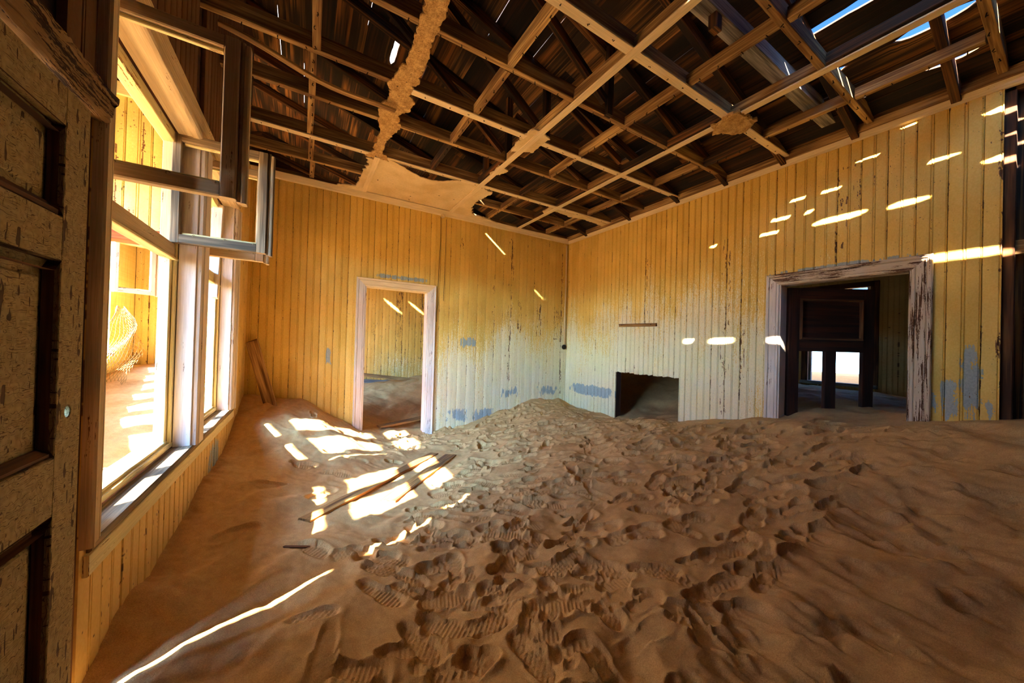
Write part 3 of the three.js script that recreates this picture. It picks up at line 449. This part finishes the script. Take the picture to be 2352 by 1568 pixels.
// ------------------------------------------------------------------ ceiling grid: joists, noggins, white cover strips, cornices
const NAILS = [];
{
  const c = struct(group('ceiling'), 'open ceiling grid of tan joists with white cover strips'), q = rng(71);
  const ZJ = [-0.3, -0.95, -1.58, -2.165, -2.77, -3.3, -3.94, -4.5], XN = [0, 0.61, 1.21, 1.84, 2.45, 3.07, 3.67];
  ZJ.forEach((z, i) => {
    bar('joist', [XL - 0.05, YC + 0.055, z], [XR + 0.06, YC + 0.055, z + (q() - 0.5) * 0.03], 0.11, 0.046, i === 3 || i === 1 ? M.joist : M.joist, c, { seg: 10, wob: 0.003 });
    for (let x = -0.4; x < 4.1; x += 0.14 + q() * 0.1) NAILS.push([x, YC, z + (q() - 0.5) * 0.015]);
  });
  const Z = [0.3, ...ZJ, ZB];
  XN.forEach((x, k) => { for (let i = 0; i + 1 < Z.length; i++) { if (k === 6 && i === 0) continue; const d = (q() - 0.5) * 0.04, a = Z[i] - 0.024, b = Z[i + 1] + 0.024; bar('noggin', [x + d, YC + 0.038, a], [x + d + (q() - 0.5) * 0.02, YC + 0.038, b], 0.076, 0.05, q() < 0.3 ? M.roof2 : M.joist, c, { seg: 3, wob: 0.003 }); for (let z = a - 0.07; z > b; z -= 0.09 + q() * 0.09) NAILS.push([x + d + (q() - 0.5) * 0.02, YC, z]); } });
  for (const [z, x0, x1] of [[-1.58, 0.9, XR], [-2.77, 0.62, XR], [-3.94, XL, XR]]) bar('cover_strip', [x0, YC - 0.009, z], [x1, YC - 0.009, z + 0.01], 0.014, 0.066, M.strip, c, { seg: 8, wob: 0.002 });
  for (const [x, z0, z1] of [[1.84, -0.9, -4.96], [3.07, 0.2, -4.96], [0.62, -3.94, -4.96]]) bar('cover_strip', [x, YC - 0.022, z0], [x, YC - 0.022, z1], 0.014, 0.062, M.strip, c, { seg: 8, wob: 0.002 });
  bar('tie_beam', [XR + 0.05, 2.13, -1.2], [XL, 2.17, -1.24], 0.11, 0.1, M.beam, c, { seg: 8, wob: 0.005 });
  bar('wall_plate', [XR - 0.02, 2.0, 2.2], [XR - 0.02, 1.99, ZB], 0.07, 0.09, M.joist, c, { seg: 6, wob: 0.004 });
  bar('wall_plate', [XL, 2.0, ZB - 0.03], [XR, 2.0, ZB - 0.03], 0.07, 0.09, M.joist, c);
  // bent nails left in the bare timbers: too many and too small to pick apart
  const nail = [];
  for (const [x, y, z] of NAILS) { const a = q() * 6.28, g = new THREE.CylinderGeometry(0.0028, 0.0034, 0.022, 5); g.translate(0, -0.011, 0); g.rotateX((q() - 0.5) * 1.1); g.rotateZ((q() - 0.5) * 1.1); const h = new THREE.CylinderGeometry(0.0026, 0.0026, 0.012, 5); h.rotateZ(1.57); h.rotateY(a); h.translate(0, -0.02, 0); g.translate(x, y, z); h.translate(x, y, z); nail.push(g, h); }
  const nm = add('nail', mergeGeometries(nail), iron, c); nm.userData.kind = 'stuff';
}
const CORN = [[0, 0.004], [0.012, 0.02], [0.03, 0.024], [0.062, 0.05], [0.075, 0.052], [0.085, 0.03]];
struct(moulding('trim_1', [XR, 1.905, ZB + 0.0], [XR, 1.93, 2.15], [0, 1, 0], CORN, M.strip, null, { seg: 10, wob: 0.002 }), 'cream cornice along the top of the right wall');
{
  const o = moulding('trim_2', [XL, 1.905, ZB], [XR, 1.905, ZB], [0, 1, 0], CORN, M.strip, null, { seg: 12, wob: 0.002 });
  struct(o, 'cream cornice along the top of the back wall');
}

// ------------------------------------------------------------------ windows in the left wall
const FLUTE = (() => { const p = [[0, 0.01], [0.008, 0.024], [0.02, 0.028], [0.03, 0.016], [0.045, 0.018]]; for (let i = 0; i < 6; i++) { const a = 0.05 + i * 0.016; p.push([a, 0.006], [a + 0.003, 0.026], [a + 0.006, 0.029], [a + 0.009, 0.026], [a + 0.012, 0.006]); } p.push([0.15, 0.024], [0.158, 0.008]); return p; })();
// an opened casement: own axes x along its width from the hinge, y up
function sash(parent, x, z, turn, wd, y0, y1, m, m2) {
  const s = group('casement_sash', parent); s.position.set(x, y0, z); s.rotation.y = turn;
  const h = y1 - y0, st = 0.052;
  bar('stile', [0.01, 0, 0], [0.01, h, 0], 0.045, 0.042, m, s, { up: [1, 0, 0], ch: 0.005 });
  bar('stile', [wd - 0.062, 0, 0], [wd - 0.062, h, 0], st, 0.042, m, s, { up: [1, 0, 0], ch: 0.005, seg: 6, wob: 0.0015 });
  bar('rail', [0.03, h - 0.025, 0], [wd - 0.088, h - 0.025, 0], 0.05, 0.042, m2, s, { ch: 0.005, seg: 5, wob: 0.002 });
  bar('rail', [0.03, 0.027, 0], [wd - 0.088, 0.027, 0], 0.054, 0.042, m2, s, { ch: 0.005, seg: 5, wob: 0.002 });
  bar('glazing_bead', [0.04, h - 0.056, -0.006], [wd - 0.088, h - 0.056, -0.006], 0.014, 0.02, M.cream, s); bar('glazing_bead', [0.04, 0.06, -0.006], [wd - 0.088, 0.06, -0.006], 0.012, 0.02, M.cream, s);
  bar('meeting_strip', [wd - 0.028, -0.006, -0.01], [wd - 0.028, h + 0.006, -0.01], 0.016, 0.03, m, s, { up: [1, 0, 0], ch: 0.004 });
  bar('meeting_strip', [wd - 0.011, -0.012, -0.004], [wd - 0.011, h - 0.01, -0.004], 0.02, 0.045, m, s, { up: [1, 0, 0], ch: 0.006 });
  for (const a of [0.2, 0.5, 0.8]) { const g = new THREE.TorusGeometry(0.006, 0.0018, 5, 8, 4); const o = add('hook', g, wire, s); o.position.set(wd * a, 0.05, 0.023); }
  return s;
}
const windows = [];
[[1.72, 2.86, 'nearer window opening with two casements swung into the room'], [3.04, 4.08, 'farther window opening beyond the white mullion']].forEach(([s0, s1, label], i) => {
  const w = struct(group('window_' + (i + 1)), label); w.position.set(0, 0, 0); windows.push(w);
  const zA = -s0, zB = -s1;                                          // near and far jamb
  for (const [z, k] of [[zA, -1], [zB, 1]]) {
    bar('frame_stile', [-0.72, -0.69, z + k * 0.035], [-0.72, 1.2, z + k * 0.035], 0.05, 0.066, M.cream, w, { up: [1, 0, 0], seg: 8, wob: 0.002 });
    bar('stop_bead', [-0.685, -0.67, z + k * 0.02], [-0.685, 1.19, z + k * 0.02], 0.016, 0.03, M.cream, w, { up: [1, 0, 0] });
    bar('reveal_lining', [-0.632, -0.69, z + k * 0.005], [-0.632, 1.2, z + k * 0.005], 0.084, 0.012, M.white, w, { up: [1, 0, 0] });
  }
  bar('head', [-0.72, 1.17, zA], [-0.72, 1.17, zB], 0.06, 0.06, M.cream, w); bar('soffit', [-0.635, 1.2, zA], [-0.635, 1.2, zB], 0.012, 0.085, M.strip, w);
  bar('frame_rail', [-0.715, -0.66, zA], [-0.715, -0.66, zB], 0.04, 0.05, M.cream, w, { seg: 6, wob: 0.002 }); bar('frame_rail', [-0.685, -0.668, zA], [-0.685, -0.668, zB], 0.03, 0.02, M.cream, w, { seg: 6, wob: 0.003 });
  bar('outer_sill', [-0.79, -0.7, zA + 0.03], [-0.79, -0.7, zB - 0.03], 0.035, 0.1, M.white, w);
  bar('transom', [-0.715, 0.5, zA], [-0.715, 0.5, zB], 0.085, 0.06, i ? M.cream : M.dusk, w, { seg: 6, wob: 0.002 }); bar('transom_bead', [-0.69, 0.455, zA], [-0.69, 0.455, zB], 0.016, 0.03, M.cream, w); 
  const m = M.flake, casingEnd = { k0: 0, k1: 0 };
  moulding('head_casing', [XL, 1.19, zA + 0.12], [XL, 1.19, zB - 0.12], [0, 1, 0], FLUTE, M.dusk, w, { seg: 14, wob: 0.0015 });
  if (i === 0) { moulding('side_casing', [XL, -0.69, zA], [XL, 1.19, zA], [0, 0, 1], CASING.map(([a, b]) => [a * 0.85, b * 0.9]), M.dusk, w); }
  else moulding('side_casing', [XL, 1.19, zB], [XL, -0.69, zB], [0, 0, -1], CASING.map(([a, b]) => [a, b * 1.2]), M.white, w, { seg: 4 });
});
moulding('trim', [XL, -0.69, -2.86], [XL, 1.19, -2.86], [0, 0, -1], [[0, 0.006], [0.006, 0.02], [0.02, 0.028], [0.035, 0.022], [0.04, 0.03], [0.14, 0.03], [0.145, 0.022], [0.16, 0.028], [0.174, 0.02], [0.18, 0.006]], M.white, null, { seg: 6, wob: 0.001 });
{ const o = scene.children[scene.children.length - 1]; o.name = 'trim_3'; o.scale.z = -1; struct(o, 'white mullion casing between the two windows'); }
sash(windows[0], -0.69, -1.79, 0.0, 0.47, 0.555, 1.2, M.dusk, M.dusk);
sash(windows[0], -0.69, -2.8, -0.03, 0.49, 0.548, 1.205, M.rail, M.rail);
sash(windows[1], -0.69, -3.1, 0.02, 0.45, 0.548, 1.205, M.dusk, M.dusk);
bar('broken_sash_stile', [-0.69, 0.33, -3.86], [-0.69, 1.15, -3.98], 0.07, 0.045, M.white, windows[1], { up: [1, 0, 0], ends: 0.03, seg: 4 });
{ // sill and apron strip run on under both windows
  const o = struct(group('trim_4'), 'worn weathered window sill board over the yellow boards');
  bar('sill_board', [-0.628, -0.702, -1.66], [-0.628, -0.702, -4.27], 0.032, 0.106, M.rail, o, { seg: 12, wob: 0.0015, ch: 0.006 });
  bar('apron_strip', [XL + 0.007, -0.752, -1.64], [XL + 0.007, -0.752, -4.27], 0.07, 0.02, M.cream, o, { seg: 12, wob: 0.0015 });
}

// ------------------------------------------------------------------ doors
{ // near left: panelled door shut but for a slit, with an empty lock hole
  const d = struct(group('door_1'), 'cracked old panelled door beside the window, lock hole empty'); d.position.set(-0.588, 0, 0);
  const z0 = -0.74, z1 = -1.54, top = 0.66, bot = -1.5, stileW = 0.115;
  { const sh = new THREE.Shape([new THREE.Vector2(z1, bot), new THREE.Vector2(z1 + stileW, bot), new THREE.Vector2(z1 + stileW, top), new THREE.Vector2(z1, top)]), h = new THREE.Path(); h.absellipse(z1 + 0.062, -0.225, 0.016, 0.019, 0, Math.PI * 2); sh.holes.push(h);
    const g = new THREE.ExtrudeGeometry(sh, { depth: 0.036, bevelEnabled: true, bevelSize: 0.002, bevelThickness: 0.002, bevelSegments: 1, curveSegments: 16 }); g.rotateY(-Math.PI / 2); g.translate(0.018, 0, 0); add('stile', g, doorMat, d); }
  const zr = z1 + stileW;
  bar('stile', [0, bot, z0 - 0.055], [0, top, z0 - 0.055], 0.11, 0.04, doorMat, d, { up: [0, 0, 1] });
  for (const [y, h] of [[0.608, 0.105], [0.25, 0.12], [-0.42, 0.16]]) bar('rail', [0, y, zr], [0, y, z0 - 0.11], h, 0.038, doorMat, d);
  for (const [a, b] of [[0.31, 0.556], [-0.34, 0.19], [-1.5, -0.5]]) {
    const za = zr, zb = z0 - 0.11;
    bar('panel', [-0.012, (a + b) / 2, za - 0.01], [-0.012, (a + b) / 2, zb + 0.01], b - a + 0.02, 0.014, doorMat, d);
    bar('raised_field', [-0.003, (a + b) / 2, za + 0.055], [-0.003, (a + b) / 2, zb - 0.055], b - a - 0.1, 0.014, doorMat, d, { ch: 0.008 });
    const PR = [[0, 0.0], [0.004, 0.012], [0.014, 0.016], [0.022, 0.006], [0.03, 0.001]];
    moulding('panel_moulding', [0, b, za], [0, a, za], [0, 0, 1], PR, M.brown, d, { k0: -1, k1: -1 });
    moulding('panel_moulding', [0, b, za], [0, b, zb], [0, -1, 0], PR, M.brown, d, { k0: -1, k1: -1 }).scale.z = -1;
    moulding('panel_moulding', [0, a, za], [0, a, zb], [0, 1, 0], PR, M.brown, d, { k0: -1, k1: -1 }).scale.z = -1;
  }
  const f = struct(group('trim_5'), 'flaked head casing and dark jamb round the old door');
  bar('jamb', [-0.64, -1.5, -1.6], [-0.64, 0.74, -1.6], 0.06, 0.09, M.brown, f, { up: [0, 0, 1] });
  moulding('head_casing', [XL + 0.02, 0.672, -1.62], [XL + 0.02, 0.672, -0.5], [0, 1, 0], CASING.map(([a, b]) => [a * 0.72, b]), M.rough, f, { seg: 60, wob: 0.006 }).scale.z = -1;
  bar('jamb', [-0.62, -1.5, -0.7], [-0.62, 0.74, -0.7], 0.09, 0.11, M.brown, f, { up: [0, 0, 1] });
  bar('head_jamb', [-0.64, 0.71, -1.62], [-0.64, 0.71, -0.6], 0.07, 0.09, M.brown, f);
}
function frameOf(name, label, place, turn, s0, s1, head, low, mats, depth) {
  const f = struct(group(name), label); f.position.set(...place); f.rotation.y = turn;
  const [mL, mT, mR] = mats;
  moulding('casing', [s0, head, 0], [s0, low, 0], [-1, 0, 0], CASING, mL, f, { k0: 1, seg: 10, wob: 0.0012 }).scale.z = -1;
  moulding('casing', [s1, low, 0], [s1, head, 0], [1, 0, 0], CASING, mR, f, { k1: 1, seg: 10, wob: 0.0012 }).scale.z = -1;
  moulding('casing', [s0, head, 0], [s1, head, 0], [0, 1, 0], CASING, mT, f, { k0: 1, k1: 1, seg: 8, wob: 0.0012 });
  const D = depth, zc = -D / 2 + 0.006;
  bar('jamb', [s0 + 0.006, low, zc], [s0 + 0.006, head, zc], D, 0.014, mL, f, { up: [0, 0, 1] }); bar('jamb', [s1 - 0.006, low, zc], [s1 - 0.006, head, zc], D, 0.014, mR, f, { up: [0, 0, 1] });
  bar('head_jamb', [s0, head + 0.004, zc], [s1, head + 0.004, zc], 0.014, D, mT, f);
  return f;
}
frameOf('trim_6', 'white painted doorway frame in the back wall', [0, 0, ZB], 0, 0.685, 1.548, 0.725, -1.5, [M.white, M.strip, M.white], 0.15);
frameOf('trim_7', 'flaking white doorway frame in the right wall', [XR, 0, 0], -Math.PI / 2, -1.615, -0.712, 0.688, -1.5, [M.white, M.flake, M.flake], 0.14);
{ // half-buried leaf hanging open in the next room, its two lower panels gone
  const d = struct(group('door_2'), 'dark half-buried door leaf with two lower panels missing'); d.position.set(4.34, 0, -1.59); d.rotation.y = -Math.atan2(0.475, 0.72);
  const W = 0.86, T0 = 0.67, B0 = -1.4, th = 0.042;
  bar('stile', [0.055, B0, 0], [0.055, T0, 0], 0.11, th, darkDoor, d, { up: [1, 0, 0] }); bar('stile', [W - 0.055, B0, 0], [W - 0.055, T0, 0], 0.11, th, darkDoor, d, { up: [1, 0, 0] });
  bar('rail', [0.11, T0 - 0.055, 0], [W - 0.11, T0 - 0.055, 0], 0.11, th, darkDoor, d); bar('rail', [0.11, 0.07, 0], [W - 0.11, 0.07, 0], 0.12, th, darkDoor, d); bar('rail', [0.11, -1.25, 0], [W - 0.11, -1.25, 0], 0.2, th, darkDoor, d);
  bar('mullion', [W / 2, -1.15, 0], [W / 2, 0.01, 0], 0.11, th, darkDoor, d, { up: [1, 0, 0] });
  bar('panel', [0.1, 0.345, -0.004], [W - 0.1, 0.345, -0.004], 0.45, 0.014, darkDoor, d);
  const PR = [[0, 0.0], [0.004, 0.01], [0.016, 0.014], [0.026, 0.004]];
  for (const [A, B, a, k] of [[[0.11, 0.13, 0.021], [W - 0.11, 0.13, 0.021], [0, 1, 0], 1], [[0.11, 0.56, 0.021], [W - 0.11, 0.56, 0.021], [0, -1, 0], -1], [[W - 0.11, 0.13, 0.021], [W - 0.11, 0.56, 0.021], [-1, 0, 0], 1], [[0.11, 0.13, 0.021], [0.11, 0.56, 0.021], [1, 0, 0], -1]]) moulding('panel_moulding', A, B, a, PR, M.brown, d, { k0: -1, k1: -1 }).scale.z = k;
}

// ------------------------------------------------------------------ torn ceiling board and other loose things
{ // board still held at the back wall, its front edge sagging out of the grid
  const nx = 44, nz = 30, pos = [], uv = [], idx = [], x0 = 0.635, x1 = 1.825, th = 0.009;
  for (let f = 0; f < 2; f++) for (let j = 0; j <= nz; j++) for (let i = 0; i <= nx; i++) {
    const u = i / nx, v = j / nz, front = 0.075 * Math.sin(Math.PI * clamp((u - 0.1) / 0.75, 0, 1)) ** 1.4, ed = (pn(u * 40, 3) - 0.5) * 0.02 + (pn(u * 120, 7) - 0.5) * 0.012;
    const z = lerp(-4.99, -3.935 - front * 0.35 - ed * ss(v, 0.8, 1), v);
    pos.push(lerp(x0, x1, u), YC - 0.012 - front * 1.25 * Math.pow(v, 2.4) - 0.008 * Math.sin(u * 7) * v + f * th, z); uv.push(u * 1.2, v);
  }
  const n = nx + 1, o = (nz + 1) * n;
  for (let j = 0; j < nz; j++) for (let i = 0; i < nx; i++) { const a = j * n + i; idx.push(a, a + 1, a + n, a + 1, a + n + 1, a + n, o + a, o + a + n, o + a + 1, o + a + 1, o + a + n, o + a + n + 1); }
  for (let i = 0; i < nx; i++) { const a = nz * n + i; idx.push(a, a + 1, o + a, a + 1, o + a + 1, o + a); }
  const g = new THREE.BufferGeometry(); g.setAttribute('position', new THREE.Float32BufferAttribute(pos, 3)); g.setAttribute('uv', new THREE.Float32BufferAttribute(uv, 2)); g.setIndex(idx); g.computeVertexNormals();
  thing(add('ceiling_board', toCreasedNormals(g, 0.8), fibre), 'cream ceiling board sagging above the white doorway, front edge torn', 'ceiling board');
}
// ragged leftovers of ceiling board: outline in x,z at the underside of the grid
function scrap(name, pts, y, label, cat, m = fibre, th = 0.012, sag = 0.0, grp) {
  const out = []; for (let i = 0; i < pts.length; i++) { const a = pts[i], b = pts[(i + 1) % pts.length], L = Math.hypot(b[0] - a[0], b[1] - a[1]), n = a[2] ? 1 : Math.max(1, Math.round(L / 0.016)); for (let k = 0; k < n; k++) { const t = k / n, e = a[2] || k === 0 ? 0 : (fb(i * 13 + k * 0.09, L * 40, 4) - 0.5) * 0.07 + (TAB[(i * 777 + k * 131) & 65535] - 0.5) * 0.012 + (TAB[(i * 97 + k * 331) & 65535] > 0.93 ? 0.018 : 0); out.push(new THREE.Vector2(lerp(a[0], b[0], t) + (b[1] - a[1]) / L * e, -lerp(a[1], b[1], t) + (b[0] - a[0]) / L * e)); } }
  let g = new THREE.ExtrudeGeometry(new THREE.Shape(out), { depth: th, bevelEnabled: true, bevelSize: 0.004, bevelThickness: 0.003, bevelSegments: 1 }); g.rotateX(-Math.PI / 2);
  const p = g.attributes.position; for (let i = 0; i < p.count; i++) { const x = p.getX(i), z = p.getZ(i); p.setY(i, y + p.getY(i) - th + (pn(x * 11, z * 11) - 0.6) * sag - (pn(x * 34, z * 34) - 0.5) * sag * 0.4); }
  g.computeVertexNormals(); return thing(add(name, g, m), label, cat, grp);
}
scrap('torn_board_strip', [[0.58, -1.5], [0.67, -1.5], [0.66, -2.1], [0.69, -2.5], [0.67, -2.78], [0.73, -2.9], [0.72, -3.02], [0.66, -3.1], [0.7, -3.3], [0.64, -3.6], [0.66, -3.86], [0.74, -3.98], [0.5, -3.98], [0.57, -3.8], [0.55, -3.4], [0.5, -3.1], [0.53, -2.9], [0.5, -2.74], [0.57, -2.5], [0.56, -2.0]], YC - 0.006, 'long ragged strip of torn ceiling board hanging along a timber above the doorway', 'board strip', torn, 0.012, 0.006);
scrap('torn_board_scrap', [[0.44, -4.97, 1], [0.62, -4.97, 1], [0.62, -4.02, 1], [0.54, -4.02], [0.56, -4.3], [0.53, -4.6], [0.5, -4.85], [0.3, -4.93]], YC - 0.01, 'ragged ceiling board edge left of the sagging board', 'board scrap', fibre, 0.012, 0.01);
scrap('torn_board_scrap', [[1.86, -4.97, 1], [2.75, -4.97], [2.5, -4.92], [2.15, -4.84], [2.02, -4.62], [2.0, -4.3], [2.06, -4.08], [2.04, -3.99], [1.86, -3.99, 1]], YC - 0.01, 'curved ragged ceiling board edge right of the sagging board', 'board scrap', fibre, 0.014, 0.012);
scrap('torn_board_scrap', [[1.76, -2.62], [1.97, -2.66], [1.95, -2.95], [1.76, -3.05], [1.72, -2.8]], YC - 0.004, 'small torn board scrap at the middle strip crossing', 'board scrap', fibre, 0.012, 0.015);
scrap('torn_board_scrap', [[1.80, -3.38], [1.93, -3.4], [1.92, -3.56], [1.81, -3.6]], YC - 0.004, 'tiny torn board scrap hanging from the lengthwise strip', 'board scrap', fibre, 0.012, 0.015);
scrap('torn_board_scrap', [[3.0, -1.48], [3.3, -1.46], [3.3, -1.6], [3.16, -1.76], [3.02, -1.7]], YC - 0.004, 'crumpled brown board scrap under the right grid crossing', 'board scrap', torn, 0.02, 0.05);
scrap('torn_board_scrap', [[2.98, -3.98], [3.6, -3.93], [4.18, -3.98], [4.18, -4.1], [3.75, -4.04], [3.4, -4.08], [3.12, -4.05], [3.05, -4.2], [2.98, -4.15]], YC - 0.004, 'ragged board fringe along the strip near the far corner', 'board scrap', fibre, 0.012, 0.012);
thing(bar('fallen_batten', [-0.53, 2.0, -2.86], [0.6, 1.93, -2.98], 0.02, 0.045, M.joist, null, { seg: 14, off: (t) => [-0.06 * Math.sin(Math.PI * t) + 0.01 * Math.sin(t * 9), 0.02 * Math.sin(t * 5)] }), 'thin bent batten hanging loose under the ceiling joists at left', 'batten');
thing(bar('leaning_board', [-0.52, -0.05, -4.9], [-0.27, -0.93, -4.72], 0.125, 0.022, M.joist, null, { up: [1, 0.25, 0.35], seg: 6, wob: 0.004, ends: 0.012 }), 'short brown board leaning in the corner on the sand heap', 'board');
// planks lying in the sand in front of the window
function lay(name, x0, z0, x1, z1, wd, th, lift, m, label, grp) { const a = sandAt(x0, z0) + lift, b = sandAt(x1, z1) + lift; return thing(bar(name, [x0, a, z0], [x1, b, z1], th, wd, m, null, { seg: 12, wob: 0.003, ends: 0.012 }), label, 'plank', grp); }
lay('fallen_plank', 0.03, -2.62, 1.36, -3.98, 0.1, 0.024, 0.004, M.lying, 'long fallen plank crossing the window light on the sand');
lay('fallen_plank', 0.6, -2.84, 1.5, -3.8, 0.13, 0.024, 0.002, M.lying, 'second fallen plank half sunk beside the long one', undefined);
lay('driftwood_chip', -0.07, -2.3, 0.05, -2.26, 0.016, 0.012, 0.002, M.brown, 'small dark splinter of wood on the shaded sand');
{ // stick nailed to the right wall
  const s = thing(bar('nailed_stick', [XR - 0.014, 0.335, -3.72], [XR - 0.014, 0.325, -3.06], 0.045, 0.026, M.lying, null, { seg: 6, wob: 0.002, ends: 0.008 }), 'short weathered stick nailed to the wall above the hole', 'stick');
  for (const t of [0.06, 0.58]) { const n = add('nail', new THREE.CylinderGeometry(0.005, 0.005, 0.02, 6), iron, s); n.rotation.x = 1.57; n.position.set(t, 0.004, 0.012); }
}
{ // loose wire beside the white door frame, pipe with a switch box in the corner
  const c = new THREE.CatmullRomCurve3([V(1.70, 1.88, -4.985), V(1.705, 1.5, -4.98), V(1.695, 1.2, -4.985), V(1.69, 0.95, -4.98), V(1.675, 0.72, -4.95), V(1.69, 0.6, -4.975), V(1.672, 0.42, -4.98), V(1.68, 0.3, -4.985)]);
  thing(add('loose_wire', new THREE.TubeGeometry(c, 60, 0.0035, 5), iron), 'dark loose wire hanging beside the white doorway', 'wire');
  const c2 = new THREE.CatmullRomCurve3([V(1.79, 1.86, -4.985), V(1.79, 1.4, -4.984), V(1.785, 1.0, -4.985), V(1.78, 0.62, -4.984)]);
  thing(add('loose_wire', new THREE.TubeGeometry(c2, 40, 0.003, 5), iron), 'straight thin wire right of the loose wire', 'wire');
  const k = thing(group('wire_insulator'), 'round porcelain wire knob under the back cornice', 'insulator'); k.position.set(1.72, 1.885, -4.965);
  const kn = add('knob', new THREE.LatheGeometry([[0, 0], [0.026, 0], [0.03, 0.012], [0.022, 0.02], [0.028, 0.03], [0.02, 0.04], [0, 0.042]].map((p) => new THREE.Vector2(...p)), 14), fibre, k); kn.rotation.x = Math.PI / 2;
  const p = thing(group('corner_pipe'), 'thin conduit pipe down the far corner ending in a dark switch box', 'pipe'); p.position.set(4.14, 0, -4.97);
  add('pipe', new THREE.TubeGeometry(new THREE.CatmullRomCurve3([V(0, 1.86, 0), V(0.004, 1.2, 0), V(-0.002, 0.4, 0), V(0, 0.02, 0)]), 24, 0.012, 7), M.strip, p);
  const bx = add('switch_box', new THREE.LatheGeometry([[0, 0], [0.04, 0], [0.045, 0.01], [0.045, 0.03], [0.03, 0.045], [0.012, 0.05], [0, 0.05]].map((q) => new THREE.Vector2(...q)), 16), iron, p); bx.rotation.x = Math.PI / 2; bx.position.set(0, -0.03, -0.02);
}
{ // wire netting and boards in the veranda
  const tubes = [], N = 13, Rr = 26, P = (i, j) => { const u = i / N, v = j / Rr, wd = 0.07 + 0.17 * Math.sin(Math.PI * clamp(v * 0.85, 0, 1)) ** 0.7 + v * 0.12, cx = -1.83 - 0.05 * v + 0.07 * Math.sin(v * 4) - v * 0.03; return V(cx + (u - 0.45) * wd + 0.02 * Math.sin(v * 17 + u * 5), 0.3 - v * 0.95 + 0.015 * Math.sin(u * 9), -5.72 + 0.07 * Math.sin(u * 6 + v * 8)); };
  for (let j = 0; j < Rr; j++) for (let i = 0; i < N; i++) for (const s of [-1, 1]) { const e = (j % 2) * 0.5, a = P(i + e, j), b = P(i + e + s * 0.5, j + 1); const g = new THREE.CylinderGeometry(0.002, 0.002, a.distanceTo(b), 4, 1, true); g.rotateX(Math.PI / 2); const m = new THREE.Matrix4().lookAt(b, a, V(0, 1, 0.01)); g.applyMatrix4(m.setPosition(a.clone().add(b).multiplyScalar(0.5))); tubes.push(g); }
  thing(add('wire_netting', mergeGeometries(tubes), wire), 'crumpled wire netting hanging by the veranda window', 'netting');
  const y = (x, z) => sandBase(x, z) + 0.02, pk = (x0, z0, x1, z1, wd, m, l, up = 0) => thing(bar('veranda_plank', [x0, y(x0, z0) + up, z0], [x1, y(x1, z1) + up, z1], 0.028, wd, m, null, { seg: 6, wob: 0.003, ends: 0.01 }), l, 'plank');
  pk(-2.0, -3.5, -0.85, -3.42, 0.12, M.rail, 'grey plank lying outside the nearer window, farther of the pair'); pk(-1.9, -3.12, -0.82, -3.2, 0.16, M.rail, 'wide grey plank lying outside the nearer window, closer to the sill', 0.01);
}
{ // timber in the back room
  const y = (x, z) => sandBase(x, z);
  thing(bar('fallen_beam', [1.0, -0.72, -7.75], [2.45, -0.93, -7.9], 0.07, 0.06, M.joist, null, { seg: 5, wob: 0.003 }), 'tan beam slanting across the sand of the back room', 'beam');
  thing(bar('grey_board', [0.95, -0.9, -8.02], [1.85, -0.97, -8.05], 0.12, 0.02, M.beam, null, { seg: 4 }), 'grey board standing on edge behind the slanting beam', 'board');
  thing(bar('half_buried_plank', [0.95, y(0.95, -5.28) + 0.004, -5.24], [2.2, y(2.2, -5.6) + 0.02, -5.62], 0.03, 0.13, M.lying, null, { seg: 8, wob: 0.003 }), 'pale plank half buried just past the white doorway', 'plank');
}
renderer.render(scene, camera);
